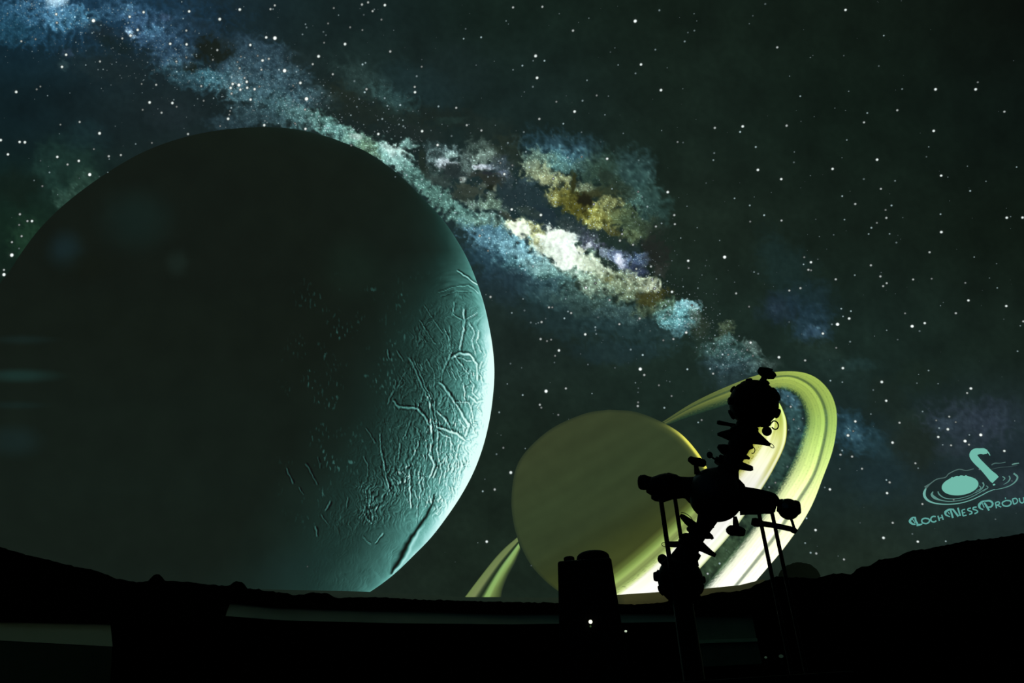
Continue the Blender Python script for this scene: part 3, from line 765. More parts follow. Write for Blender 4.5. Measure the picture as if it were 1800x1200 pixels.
st(0, 0, 4, [(1686,67,3.2),(657,145,4),(912,118,3),(1010,86,3),(1330,80,3),(1545,135,3.4),(918,250,3.4),(968,210,3),(860,270,2.6),(150,290,2.6),(250,275,2.4),(703,432,2.6),(1197,308,3),(1312,312,3),(1310,404,2.4),(1240,432,2.6),
 (1528,352,2.6),(1497,420,2.4),(1488,340,1.8),(1760,316,3),(1694,398,2.2),(1670,436,2.2),(1098,596,2.6),(996,590,2.2),(1052,720,3.2),(1136,792,2.6),(1212,724,3),(1242,750,2.4),(1415,605,2.6),(1432,708,2.4),(1628,658,2.8),(1622,618,3.2),(1636,590,3.2),
 (1762,700,3),(1604,835,3.2),(1612,806,2.2),(1618,780,2.2),(1626,758,2),(1548,886,2.2),(1322,942,2.8),(700,937,3.4),(560,857,2.6),(425,876,2.2),(114,646,3.2),(258,628,2.4),(284,608,2.2),(1003,772,2.4),(1068,1004,2.2),(954,1012,1.8),(138,998,3),(175,1000,3.2),(5,985,3.2),
 (56,1085,3),(850,1090,2.6),(765,1098,2.8),(768,1118,1.6),(660,1048,2.2),(403,1103,3),(554,1131,3),(475,1156,2.6),(285,1130,1.8),(1680,598,3.6),(1690,630,3),(1735,575,3.2),(1720,548,2.6),(1685,480,2.6),(1738,617,3),(1790,627,3),(436,470,3),(465,385,3),(395,100,3),(400,160,2.8),(1310,215,2.6)])
st(400, 0, 4, [(302,64,2.6),(332,38,2.6),(320,64,1.8),(747,57,2.4),(945,32,2.8),(988,17,2.6),(1106,36,3),(1020,78,2.6),(1008,70,2.2),(1032,66,1.8),(1082,138,2.4),(958,104,2),(548,170,1.8),(555,193,2),(707,165,2.2),(862,192,2.4),(948,211,2.2),(674,224,2),(692,247,1.8),(527,242,1.9),
 (679,300,2.2),(826,310,3.2),(1144,362,2.8),(640,396,3.4),(599,451,2.6),(272,263,3),(333,268,4),(160,317,3),(212,392,2.4),(246,425,3.2),(290,414,2.8),(238,490,2.6),(401,497,4),(362,490,2),(484,504,1.8),(512,583,3.2),(461,602,2.2),(434,594,1.6),(555,695,4),(192,627,3),(224,608,2.4),
 (1365,469,2.4),(1330,536,2.2),(970,442,2),(949,453,2.2),(740,522,2.6),(892,570,2.2),(977,627,2.8),(964,648,2.2),(1316,611,2.6),(1318,648,3),(1105,690,2),(1214,738,2.2),(1124,744,1.8),(1483,748,2.2),(1608,758,2.6),(1682,880,2.6),(1785,917,2.6),(1368,922,3),(1575,956,2.2),(1060,942,3),
 (1477,1019,3),(1236,887,2.2),(1088,836,2.2),(1674,203,1.8),(1660,272,1.8),(1783,262,2),(1748,458,1.6),(909,750,2),(258,880,3),(262,850,2),(475,868,2.4),(548,906,3),(870,1022,2.4),(545,770,2.6)])
st(600, 150, 4, [(883,280,3),(985,318,3.2),(774,356,2.4),(1392,236,2.8),(1512,115,2.4),(1347,10,2.2),(1287,46,1.6),(1696,108,2.2),(1640,184,3.2),(1283,328,2.2),(1171,404,2.2),(1298,467,2),(1133,517,2.2),(1119,546,2.4),(1203,562,2.4),(1146,624,3),(1231,686,1.8),(1403,911,3.2),(1198,872,3),(1120,890,2.2),
 (567,660,2),(458,630,2),(840,664,2.4),(852,672,2),(973,1057,2.8),(1040,1074,2.2),(991,1016,2),(1032,1162,2.4),(1045,1158,2.4),(1775,836,2.6),(1775,1056,2.2),(1490,655,2.6),(773,714,1.8),(1068,562,2.2),(1322,575,1.8)])
st(850, 250, 4, [(869,116,3),(1295,350,3.2),(1622,76,2.2),(1616,125,2),(1341,512,2.8),(1345,575,2.6),(1212,592,2.6),(1252,570,2),(1087,347,2.4),(1116,385,1.8),(903,327,1.8),(1386,673,1.6),(1660,690,1.5),(1502,600,1.4),(974,645,2.6),(959,691,2.8),(1051,720,2.6),(775,657,2.2),(1177,873,2.8),(1439,833,3),(1442,884,2.4),
 (1695,807,3.6),(1145,941,2.2),(1185,961,2.8),(1239,931,2),(1325,1051,3),(1300,1116,2.2),(1507,1025,1.8),(1776,1062,2.6),(1202,1028,2.8),(720,1022,3),(787,991,2.4),(886,1109,2.6),(577,1100,1.8),(278,1101,1.8),(49,1087,2.8),(460,1160,2.6),(483,1160,2.4),(288,1182,2.2),(293,897,1.8),(349,872,2.2),(406,970,1.6),
 (1074,890,2.6),(1118,540,1.8),(1152,452,2.2),(690,103,2.4),(592,107,2.2)])
st(1000, 400, 4, [(1175,461,2.6),(1267,555,2.4),(907,426,1.8),(1302,312,2),(1331,324,2.2),(1655,208,2.4),(1702,243,3),(1650,258,1.8),(1684,296,2.8),(1703,300,2.4),(1750,222,1.8),(1628,425,2.8),(1550,442,2.6),(1786,744,3),(1549,663,1.8),(1037,360,1.6),(1165,383,1.4),(498,638,2.8),(355,678,2.6),(825,737,3),(735,783,2.6),(664,792,2.4),
 (1278,808,3),(1254,859,2.4),(1294,900,2.4),(1080,891,2.2),(1120,893,2.4),(995,850,1.6),(1477,911,3.2),(1661,933,2.8),(993,992,2.2),(1014,1026,2.6),(833,995,2.2),(519,895,2.2),(435,857,2.2),(502,994,3.6),(530,1035,2.8),(134,962,1.8),(633,1108,2.4),(722,1183,2.4),(488,1128,1.6),(468,1090,1.6),(186,700,2.2),(187,720,1.8),(192,747,2),
 (115,750,3),(16,600,2.6),(205,630,2),(864,634,2),(838,677,2),(709,613,2),(865,545,2.4),(486,1157,1.6),(700,517,2.2)])
st(0, 200, 4, [(631,427,3.6),(140,706,2.8),(193,754,2.6),(225,754,3),(135,781,2.4),(152,860,2.6),(84,902,2.6),(83,993,4),(134,946,2),(28,1130,3.6),(28,1097,2.6),(298,508,2.4),(758,411,1.4),(698,440,1.6),(558,453,1.4),(348,412,2),(240,468,1.8)])
st(1350, 0, 4, [(545,70,3),(65,333,2.8),(814,250,1.8),(533,391,1.7),(779,464,2),(943,626,2),(1178,628,3.4),(1460,628,3.4),(1475,578,2.4),(227,676,1.9),(567,642,1.7),(698,794,1.9),(675,860,2.7),(909,775,2.7),(1662,785,2.8),(1165,920,3.2),(131,883,2.9),(767,1122,3.2),(554,984,1.7),(1114,1102,1.9),(185,1068,1.6),(182,1141,2.2),
 (454,1187,3),(1748,1174,1.8),(1402,1168,1.4),(298,404,1.5),(152,535,1.3),(470,760,1.2),(545,776,1.2),(1130,1032,1.5)])
st(850, 0, 3.53, [(183,46,2.6),(365,42,2.6),(555,190,2.8),(941,131,3.6),(1091,64,2.2),(1748,25,2.2),(1671,98,1.6),(1649,147,1.5),(1308,190,2),(1268,202,1.6),(1248,257,2.2),(1066,308,2),(323,347,3.4),(308,377,1.8),(378,377,2),(241,407,2),(183,433,1.6),(332,483,3.2),(306,538,2.4),(253,571,1.9),(452,631,2.6),(345,738,2.8),
 (977,400,3),(943,455,2),(642,498,1.8),(1101,559,3.2),(702,592,2.4),(775,596,1.6),(614,626,2.4),(565,692,3.2),(495,767,2),(753,712,1.6),(867,827,1.6),(608,820,1.8),(1435,793,2.8),(1608,784,3.2),(1592,818,2.2),(250,820,2.4),(1204,881,2.4),(1238,884,2),(140,130,1.6),(787,323,1.6),(835,403,1.5),(470,85,1.6)])
st(1400, 280, 3.53, [(223,62,3),(418,122,2.2),(524,183,2.6),(612,133,2),(284,228,2),(365,277,2.8),(590,286,2.2),(553,314,2.4),(558,363,2.8),(499,394,2.4),(465,424,2.2),(448,463,1.8),(578,462,1.8),(620,516,2.2),(660,361,1.4),(898,101,3),(1078,196,2.2),(894,340,2),(899,451,3.4),(826,576,2.8),(462,657,2.8),(521,726,2.8),(526,702,1.6),
 (538,786,2.6),(560,768,2.6),(362,718,2),(244,744,2.8),(724,745,2.6),(839,740,2.4),(1048,766,2.4),(1246,797,1.8),(1067,875,3),(989,954,2.8),(674,955,2.4),(1302,910,3),(718,1035,3.6),(796,1016,3),(764,1065,2.2),(1305,362,3.2),(1403,361,3.2),(1329,355,1.6),(1366,48,2.2),(1176,136,1.5),(1408,1005,2.8),(1389,1032,1.8),
 (278,926,2),(338,941,2),(289,974,1.8),(327,987,3.2),(220,1023,2.2),(255,1023,3.8),(333,1131,2.2),(247,1169,2.4),(231,468,1.7),(120,372,1.5),(298,374,1.8),(628,1118,2),(1103,606,1.6),(1242,647,1.5),(1372,1190,2),(560,1060,1.6),(1060,42,1.5)])
st(1150, 240, 4.286, [(765,78,2.2),(1055,115,2),(1052,195,2.6),(781,251,3.2),(957,320,3),(723,640,2.4),(828,592,2.2),(959,632,2.6),(720,518,2),(605,465,1.8),(199,765,1.8),(325,684,1.8),(493,782,1.6),(391,350,1.6),(386,973,1.6),(605,1097,1.8),(617,1181,2.6),(247,525,1.6)])
st(850, 500, 4.286, [(297,107,2.2),(310,196,2.4),(213,213,2),(493,172,2.4),(518,172,2.2),(437,282,2.8),(356,286,2.2),(412,288,1.6),(395,295,1.4),(468,256,1.6),(609,254,2),(660,214,2.6),(636,203,2),(765,375,3.4),(430,410,2.8),(478,425,2.4),(509,415,2.4),(568,496,3),(539,536,2.4),(534,587,1.7),(203,595,2),(787,602,2),(990,627,1.6),
 (471,803,3.6),(620,782,2.6),(295,832,2),(424,905,2.6),(435,927,2.4),(563,981,2.4),(118,962,2),(179,748,1.6),(1144,740,1.8),(1164,887,2.4),(1162,915,2.8),(1320,758,2.8),(1415,839,2.4),(1362,928,2.2),(1535,637,2.4),(1706,483,2),(1199,531,2.6),(1109,490,2.4),(1432,410,2.6),(1643,1020,2.4),(1617,1038,1.8),(1403,731,1.6),(731,522,1.5),(817,820,1.5)])
st(820, 650, 3.428, [(222,469,2.4),(181,507,2),(267,618,3.4),(170,720,2.8),(98,731,2),(122,1034,3),(354,473,1.4),(111,658,1.3)])
st(1400, 600, 3.333, [(272,156,3.2),(52,111,2.6),(500,237,3.4),(450,284,2),(526,347,3),(199,229,2),(269,238,1.9),(436,425,2),(345,468,3),(333,525,2.4),(302,550,3.4),(604,476,2.8),(563,592,3.2),(258,663,2.8),(326,674,2.8),(268,638,2),(384,745,2.6),(254,746,1.8),(546,825,2.8),(527,811,2),(531,888,3),(196,866,3),(166,855,1.8),(59,1035,2),
 (112,1104,3),(564,1062,2.8),(510,1150,3.4),(711,1172,3),(738,952,2.6),(697,713,2.6),(713,742,1.8),(739,410,2),(895,440,2.6),(933,472,2.4),(887,514,3.4),(836,507,2.2),(831,559,3),(819,462,2.4),(906,608,2.6),(857,605,1.6),(988,583,3.6),(1011,604,2.6),(1080,547,3.6),(1013,547,1.8),(1091,495,1.6),(1218,641,3),(1022,275,3.4),(1000,302,2.6),(774,170,2),(706,244,1.8),(830,247,1.6),
 (1297,61,2.2),(1166,1041,1.8),(679,1127,1.9),(373,1062,1.6),(51,1180,2),(1073,748,2),(921,926,2.4)])
st(1400, 900, 4.5, [(67,242,2.4),(157,326,2.8),(112,320,2.2),(376,373,2.6),(918,171,2.2),(1181,229,2)])
STARS += [(540.5, 995.5, 1.6), (1390, 714.5, 2.6), (1395, 737, 2.4), (1404, 753, 2.0), (1385, 696, 2.0), (1411, 735, 1.8), (1384, 820, 2.2), (1363, 848, 2.4), (1352, 856, 1.8), (1265, 990, 2.2), (1244, 1008, 2.6), (1291, 940, 1.8)]
# merge doubles read twice
uniq = []
for s_ in STARS:
    if all(math.hypot(s_[0] - q[0], s_[1] - q[1]) > 4.0 for q in uniq): uniq.append(s_)
STARS = uniq


def in_poly(x, y, poly):
    a = poly; b = np.roll(poly, -1, 0)
    m = ((a[:, 1] > y) != (b[:, 1] > y))
    xx = a[m, 0] + (y - a[m, 1])/(b[m, 1] - a[m, 1])*(b[m, 0] - a[m, 0])
    return (xx > x).sum() % 2 == 1


def px_size(x, y, inset=0.02):
    p = surf(np.array([x, x + 1.0]), np.array([y, y]), inset)
    return float(np.linalg.norm(p[1] - p[0]))*0.97


def star_mesh(bright):
    n = 10; V = [(0, 0, 0)]; C_ = [[255*bright]*3]
    for k, (rr, cc) in enumerate(((0.45, 1.0), (0.78, .62), (1.12, .16))):
        for i in range(n):
            a = 2*math.pi*i/n; V.append((rr*math.cos(a), rr*math.sin(a), 0))
            C_.append([max(255*bright*cc, 24)*0.94, max(255*bright*cc, 34), max(255*bright*cc, 32)*0.98])
    Fs = [(0, 1 + i, 1 + (i+1) % n) for i in range(n)]
    for k in range(2):
        for i in range(n):
            a = 1 + k*n + i; b = 1 + k*n + (i+1) % n
            Fs += [(a, a + n, b), (b, a + n, b + n)]
    me = arr_mesh('star', V, Fs, np.array(C_)); me.materials.append(PIC); return me


def star_words(x, y, r_):
    ln = float(lane_mask(np.array([x]), np.array([y]))[0])
    if 1180 < x < 1425 and y > 690: w = 'seen inside the rings of the ringed planet'
    elif x < 180 and y > 230: w = 'beside the upper left edge of the huge moon'
    elif ln < 0.9: w = 'within the glowing milky way band' if x > 560 else 'in the blue star clouds above the huge moon'
    elif x < 560: w = 'in the dark sky above the huge moon'
    elif y < 300 and x < 900: w = 'in the dark sky above the milky way, near the top'
    elif y < 480 and x < 1450: w = 'in the dark sky right of the milky way'
    elif y < 480: w = 'in the darkest sky at the upper right'
    elif x < 1190: w = 'in the dark gap between moon and ringed planet' if y > 560 else 'just below the milky way'
    elif x < 1440 and y < 690: w = 'in the dark sky above the rings'
    elif y < 690: w = 'in the dark sky high above the teal emblem'
    elif x < 1590: w = 'in the sky right of the rings'
    else: w = 'around the teal emblem'
    k = 'large bright white' if r_ >= 3.1 else ('medium white' if r_ >= 2.5 else 'small pale')
    return k + ' star ' + w, k + ' stars ' + w


SM = [star_mesh(v) for v in (0.36, 0.50, 0.70, 0.95, 1.15)]
STARS.sort(key=lambda q: -q[2])
faint = []
for k, (x, y, r_) in enumerate(STARS):
    if k >= 300:
        faint.append((x, y, r_)); continue
    lev = min(4, max(0, int((r_ - 1.3)/0.55)))
    o = bpy.data.objects.new('star', SM[lev]); COL.objects.link(o)
    p = Vector(surf(np.array(x), np.array(y), 0.020)); nrm = (Vector(CEN) - p).normalized()
    q = nrm.to_track_quat('Z', 'Y')
    s_ = r_*0.93*px_size(x, y)
    o.matrix_world = Matrix.Translation(p) @ q.to_matrix().to_4x4() @ Matrix.Diagonal((s_, s_, 1, 1))
    lab, grp = star_words(x, y, r_)
    tag(o, lab, 'star', grp)

random.seed(5)
rng = np.random.RandomState(3)
for _ in range(2600):
    x, y = rng.uniform(-60, 1860), rng.uniform(-60, 1000)
    ds = float(lane_mask(np.array([x]), np.array([y]))[0])
    dens = 0.22 + 0.78*math.exp(-max(ds - 0.3, 0)*1.5)
    if x > 1250 and y < 420: dens *= 0.5
    if x < 400 and y > 230: dens *= 0.7
    if rng.rand() > dens: continue
    faint.append((x, y, 0.75 + 0.75*rng.rand()**3))
for _ in range(1500):
    i = rng.randint(0, 55); w = SPW[i]*0.33
    faint.append((SPINE[i, 0] + rng.randn()*w + rng.randn()*10, SPINE[i, 1] + rng.randn()*w, 0.8 + 0.9*rng.rand()**2))
bgs = sky_col(np.array([q[0] for q in faint]), np.array([q[1] for q in faint]))
V = []; Fs = []; Cc = []
blk = [np.array(K_O + K_E[::-1]), GOc, _cr, np.array(K_F + K_H[::-1])]
shr = _cr
for (x, y, r_), bg_ in zip(faint, bgs):
    if y > hor(x) - 6: continue
    if r_ < 1.55 and any(in_poly(x, y, b) for b in blk): continue
    p = Vector(surf(np.array(x), np.array(y), 0.018)); nrm = (Vector(CEN) - p).normalized()
    m3 = nrm.to_track_quat('Z', 'Y').to_matrix(); s_ = r_*px_size(x, y)*1.15; b0 = len(V)
    br = 34 + 70*min(r_, 2.2)*(0.4 + 0.8*rng.rand())
    br = max(br, min(bg_[1]*1.45 + 12, 250))
    V.append(tuple(p)); Cc.append([br*.88, br, br*1.02])
    for rr, f in ((0.5, .8), (1.0, .0)):
        for i in range(6):
            a = math.pi*i/3
            V.append(tuple(p + m3 @ Vector((s_*rr*math.cos(a), s_*rr*math.sin(a), 0))))
            Cc.append(list(bg_ + (np.array([br*.88, br, br*1.02]) - bg_)*f))
    Fs += [(b0, b0 + 1 + i, b0 + 1 + (i+1) % 6) for i in range(6)]
    for i in range(6):
        a = b0 + 1 + i; b = b0 + 1 + (i+1) % 6; Fs += [(a, a + 6, b), (b, a + 6, b + 6)]
fs = link('faint_stars', arr_mesh('faint_stars', V, Fs, np.array(Cc)), PIC)
tag(fs, 'countless tiny faint stars scattered over the whole dome picture', 'stars', kind='stuff')

# ------------------------------------------------------------------ film maker's emblem on the dome
logo = empty('projected_emblem', surf(1690.0, 860.0, 0.02), 'pale teal serpent neck emblem with lettering, projected at the lower right of the dome', 'emblem')
LC = (112, 184, 168)


def ribbon(name, pts, w, col=LC, sc=6.0, ox=1560.0, oy=760.0, closed=False, n=None, inset=0.022, parent=logo):
    P = np.array(pts, float)/sc + np.array([ox, oy])
    n = n or max(8, len(P)*5)
    C_ = catmull(np.vstack([P, P[:1]]) if closed else P, n) if len(P) > 2 else np.linspace(P[0], P[1], 4)
    n = len(C_)
    T = np.gradient(C_, axis=0); T /= np.linalg.norm(T, axis=1, keepdims=True) + 1e-9
    N = np.stack([-T[:, 1], T[:, 0]], -1)
    ws = np.interp(np.linspace(0, 1, n), np.linspace(0, 1, len(w)), w)/sc/2 if isinstance(w, (list, tuple)) else np.full(n, w/sc/2)
    A = C_ + N*ws[:, None]; B = C_ - N*ws[:, None]
    return np.concatenate([A, B]), [(i, i + 1, n + i + 1, n + i) for i in range(n - 1)], C_, ws


def draw(name, strokes, col=LC, label=None, inset=0.022):
    V = []; Fq = []; 
    for pts, w in strokes:
        P, f, C_, ws = ribbon(name, pts, w)
        b = len(V); V += list(P); Fq += [tuple(b + i for i in q) for q in f]
    V = np.array(V)
    o = link(name, arr_mesh(name, surf(V[:, 0], V[:, 1], inset), Fq, np.tile(np.array(col, float), (len(V), 1)), smooth=False), PIC, logo)
    if label: tag(o, label)
    return o


# rounded body with small bumps on top
n = 64; V = [(0.0, 0.0)]
for i in range(n):
    a = 2*math.pi*i/n
    x, y = 195*math.cos(a), 100*math.sin(a)
    if math.sin(a) < -0.8: y -= 14*max(0, math.cos(a*22))
    ca, sa = math.cos(-0.13), math.sin(-0.13)
    V.append((x*ca - y*sa, x*sa + y*ca))
V = np.array(V)/6.0 + np.array([1560 + 766/6, 760 + 560/6])
o = link('serpent_body', arr_mesh('serpent_body', surf(V[:, 0], V[:, 1], 0.021), [(0, 1 + i, 1 + (i+1) % n) for i in range(n)], np.tile(np.array(LC, float), (n + 1, 1))), PIC, logo)
draw('serpent_neck', [([(1052,205),(1015,198),(975,196),(925,206),(905,240),(940,295),(1010,365),(1070,430),(1115,475),(1140,500)], [40,66,60,76,84,80,76,84,100,94]),
                      ([(1040,190),(1066,215),(1082,242)], [16,14,6])])
RC = (92, 140, 132)
for rp, w, cc in [([(412,572),(388,640),(402,690),(450,728),(530,750),(640,756),(760,745),(880,712),(990,662),(1060,625),(1130,598)], [10,30,26,18,12,10,9,9,9,9,6], (110,170,160)),
              ([(480,622),(468,655),(500,688),(560,712),(650,726),(760,716),(860,690),(960,640),(1040,590)], [8,26,30,12,8,7,7,8,6], RC),
              ([(532,620),(545,650),(590,684),(650,698),(740,696),(830,676),(900,650)], [10,14,10,8,6,6,4], RC),
              ([(1005,525),(1015,560),(975,610),(900,645)], [16,14,9,5], RC), ([(965,560),(985,585),(930,620)], [10,8,4], RC), ([(1040,560),(1060,580),(1010,620)], [8,8,4], RC),
              ([(1330,430),(1370,465),(1355,510),(1300,555),(1220,585),(1120,605)], [18,20,16,10,8,5], RC),
              ([(1282,455),(1292,485),(1270,520),(1225,548)], [10,14,9,4], RC), ([(1212,462),(1238,482),(1218,506)], [10,12,6], RC),
              ([(398,582),(450,540),(520,492),(610,472),(650,432),(750,388),(830,400),(910,382)], [34,12,10,9,10,9,7,7], (80,108,104)),
              ([(1096,342),(1130,324),(1190,322),(1245,312)], [10,14,8,8], (70,100,98)), ([(1312,338),(1345,328),(1388,322)], [10,16,10], (96,140,132)),
              ([(1096,388),(1180,368),(1280,360),(1370,345)], [5,6,6,4], (60,82,82)),
              ([(1112,552),(1126,548),(1136,550)], [14,18,10], LC)]:
    draw('water_ripple', [(rp, w)], cc)
TW = 15
TC = (94, 162, 154)
LET = [
 [([(300,893),(262,900),(236,935),(262,962),(296,968)], [10,20,26,20,12]), ([(292,900),(300,935),(318,962)], 20), ([(306,975),(340,972),(368,962)], [26,20,10]), ([(262,912),(278,935),(290,955)], 9)],
 [([(395,902),(436,912),(442,938),(410,960),(368,948),(364,918),(395,902)], 15)],
 [([(508,885),(480,884),(458,905),(464,934),(492,942),(516,930)], 15)],
 [([(532,876),(548,930)], 14), ([(572,866),(588,920)], 14), ([(542,904),(578,893)], 11)],
 [([(690,806),(650,812),(612,838),(618,868),(660,888)], [10,20,26,18,10]), ([(664,812),(690,900)], 20), ([(688,806),(748,884)], 20), ([(742,792),(768,878)], 18), ([(640,838),(655,862)], 9)],
 [([(784,818),(798,880)], 14), ([(784,818),(818,808)], 11), ([(791,848),(820,840)], 11), ([(798,880),(834,870)], 12)],
 [([(880,796),(852,802),(850,820),(884,832),(890,850),(862,864)], 14)],
 [([(940,784),(908,790),(904,808),(940,820),(950,838),(918,856)], 14)],
 [([(1040,718),(998,730),(968,762),(975,795),(1010,812)], [10,20,28,20,10]), ([(1020,738),(1045,775),(1072,822)], [18,22,18]), ([(1030,722),(1080,720),(1110,748),(1092,782),(1052,784)], [16,20,20,18,10]), ([(1000,745),(1020,790)], 10)],
 [([(1138,738),(1150,798)], 14), ([(1138,738),(1172,730),(1182,750),(1148,768)], 12), ([(1160,766),(1200,786)], 13)],
 [([(1250,716),(1296,722),(1302,752),(1266,776),(1222,768),(1212,738),(1250,716)], 15), ([(1240,694),(1250,690)], 14)],
 [([(1318,700),(1332,756)], 14), ([(1318,700),(1352,694),(1372,716),(1362,742),(1332,756)], 13)],
 [([(1390,690),(1398,728),(1420,742),(1440,724),(1434,682)], 14)],
 [([(1500,672),(1474,670),(1456,692),(1464,720),(1492,726),(1510,714)], 15)],
 [([(1516,668),(1566,656)], 13), ([(1540,664),(1556,720)], 14)],
 [([(1582,654),(1598,708)], 14)],
 [([(1650,644),(1692,652),(1696,680),(1664,700),(1626,690),(1618,662),(1650,644)], 15)],
 [([(1716,626),(1732,684)], 14), ([(1716,626),(1762,674)], 14), ([(1750,616),(1766,676)], 14)],
 [([(1830,604),(1800,608),(1796,626),(1832,638),(1840,656),(1810,670)], 14)],
]
for lt in LET: draw('letter', lt, TC)

# ------------------------------------------------------------------ tree line cut-out round the foot of the dome
SKY = [(-420,842),(-300,874),(-180,914),(-80,940),(0,960),(20,967),(67,980),(93,985),(117,992),(167,1002),(200,1015),(240,1023),(262,1021),(268,1011),(274,1008),(283,1010),(288,1020),(333,1022),(360,1027),(403,1030),(409,1023),(418,1021),(429,1024),(433,1033),(449,1036),(453,1032),(459,1037),(500,1042),(520,1046),(532,1044),(545,1041),(575,1042),(590,1050),
       (640,1049),(682,1050),(730,1053),(800,1055),(900,1058),(985,1059),(1084,1061),(1120,1062),(1160,1059),(1200,1054),(1235,1047),(1253,1041),(1290,1040),(1318,1033),(1332,1026),(1352,1018),(1365,1013),(1433,1016),(1450,1012),(1467,1008),(1480,1006),(1497,1010),(1503,1002),(1512,997),(1520,995),(1528,995),(1536,988),
       (1545,983),(1562,981),(1583,977),(1592,971),(1600,968),(1625,965),(1650,960),(1700,950),(1750,945),(1800,937),(1890,920),(2000,898),(2200,852)]
sx = np.arange(-420, 2200, 5.0)
sy = np.interp(sx, [p[0] for p in SKY], [p[1] for p in SKY]) + 1.4*gnoise(sx/7.0, sx*0 + 3.3, 2) + 1.0*gnoise(sx/3.0, sx*0 + 8.3, 5)
sb = np.interp(sx, [-420, -80, 384, 392, 404, 500, 900, 1085, 1205, 1215, 1890, 2200], [1060, 1090, 1100, 1096, 1059, 1068, 1079, 1078, 1080, 1083, 1083, 1060])
tl = slab('treeline_cutout', np.stack([sx, sy], -1), np.stack([sx, sb], -1), 0.045, 0.07, M_TREE)
tag(tl, 'black wooded skyline cut-out running round the foot of the dome', 'skyline')
# one rounded treetop standing clear behind the projector's right legs
tx = np.linspace(1366, 1442, 26)
ty = 1018 - 30*np.sqrt(np.clip(1 - ((tx - 1405)/38)**2, 0, 1)) + 2*gnoise(tx/6, tx*0 + 1, 8)
slab('treetop', np.stack([tx, ty], -1), np.stack([tx, tx*0 + 1020], -1), 0.036, 0.044, M_TREE2, tl)

# faint panels on the wall below
def wall_panel(name, q, mat, label, parts=()):
    root = empty(name, surf(np.array(float(q[3][0])), np.array(float(q[3][1])), 0.01), label, 'panel')
    def board(nm, q, i0, i1, mt):
        u = np.linspace(0, 1, 8)[:, None]
        T = np.array(q[0])*(1-u) + np.array(q[1])*u; B = np.array(q[3])*(1-u) + np.array(q[2])*u
        slab(nm, T, B, i0, i1, mt, root)
    board('board', q, 0.0, 0.03, mat)
    for nm, qq, i0, i1, mt in parts: board(nm, qq, i0, i1, mt)
    return root


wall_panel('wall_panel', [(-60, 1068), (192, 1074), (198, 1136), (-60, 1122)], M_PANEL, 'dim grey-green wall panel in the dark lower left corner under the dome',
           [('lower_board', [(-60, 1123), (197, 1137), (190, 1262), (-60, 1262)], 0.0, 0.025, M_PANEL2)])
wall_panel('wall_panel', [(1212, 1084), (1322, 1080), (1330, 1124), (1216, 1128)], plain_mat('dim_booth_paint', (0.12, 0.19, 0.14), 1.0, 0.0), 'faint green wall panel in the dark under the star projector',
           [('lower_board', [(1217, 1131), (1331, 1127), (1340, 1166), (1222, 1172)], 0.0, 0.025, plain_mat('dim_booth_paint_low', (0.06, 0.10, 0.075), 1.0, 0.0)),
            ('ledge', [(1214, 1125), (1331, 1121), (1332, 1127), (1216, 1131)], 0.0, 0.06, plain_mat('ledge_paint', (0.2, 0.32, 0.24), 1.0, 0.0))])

# ------------------------------------------------------------------ star projector
L0 = float(np.linalg.norm(CEN - EYE))


def J(x, y, d=0.0):
    v = ray(x, y); v = v/np.linalg.norm(v)
    # distance so that points stay on the upright plane through the dome centre, then d metres further
    nrm = CEN - EYE; nrm = np.array([nrm[0], nrm[1], 0]); nrm /= np.linalg.norm(nrm)
    t = np.dot(CEN - EYE, nrm)/np.dot(v, nrm)
    return Vector(EYE + v*(t + d))


def PXM(x, y): return (J(x + 1, y) - J(x, y)).length*0.98


def tube_bm(bm, pts, radii, seg=20, caps=True):
    """lofted tube through 3D points"""
    rings = []
    n = len(pts)
    for i, p in enumerate(pts):
        d = (pts[min(i+1, n-1)] - pts[max(i-1, 0)]).normalized()
        a = d.orthogonal().normalized()
        if rings:  # keep the twist small
            a = (pa - d*pa.dot(d)).normalized()
        pa = a; b = d.cross(a)
        rings.append([bm.verts.new(p + (a*math.cos(2*math.pi*k/seg) + b*math.sin(2*math.pi*k/seg))*radii[i]) for k in range(seg)])
    for r0, r1 in zip(rings[:-1], rings[1:]):
        for k in range(seg):
            bm.faces.new((r0[k], r0[(k+1) % seg], r1[(k+1) % seg], r1[k]))
    if caps:
        bm.faces.new(rings[0][::-1]); bm.faces.new(rings[-1])


def finish(name, bm, mat, parent, smooth=True, bevel=0.0):
    bmesh.ops.recalc_face_normals(bm, faces=bm.faces[:])
    me = bpy.data.meshes.new(name); bm.to_mesh(me); bm.free()
    if smooth:
        for p in me.polygons: p.use_smooth = len(p.vertices) <= 4
    o = link(name, me, mat, parent)
    if bevel > 0:
        md = o.modifiers.new('bevel', 'BEVEL'); md.width = bevel; md.segments = 2; md.limit_method = 'ANGLE'
    return o


SP = empty('star_projector', (CEN[0], CEN[1], 0.0), 'black dumbbell star projector with two lens-studded balls on tall legs, right of centre', 'star projector')


def tube(name, pts, parent=SP, mat=M_BLACK, seg=20, d=0.0):
    """pts: (x, y, radius px[, extra depth])"""
    bm = bmesh.new()
    P = [J(p[0], p[1], d + (p[3] if len(p) > 3 else 0)) for p in pts]
    tube_bm(bm, P, [max(p[2]*PXM(p[0], p[1]), 0.0005) for p in pts], seg)
    return finish(name, bm, mat, parent)


def ball(name, x, y, r, parent=SP, mat=M_BLACK, d=0.0, sy=1.0):
    bm = bmesh.new(); q = PXM(x, y)*r
    bmesh.ops.create_uvsphere(bm, u_segments=36, v_segments=20, radius=q, matrix=Matrix.Translation(J(x, y, d)) @ Matrix.Diagonal((1, 1, sy, 1)))
    return finish(name, bm, mat, parent)


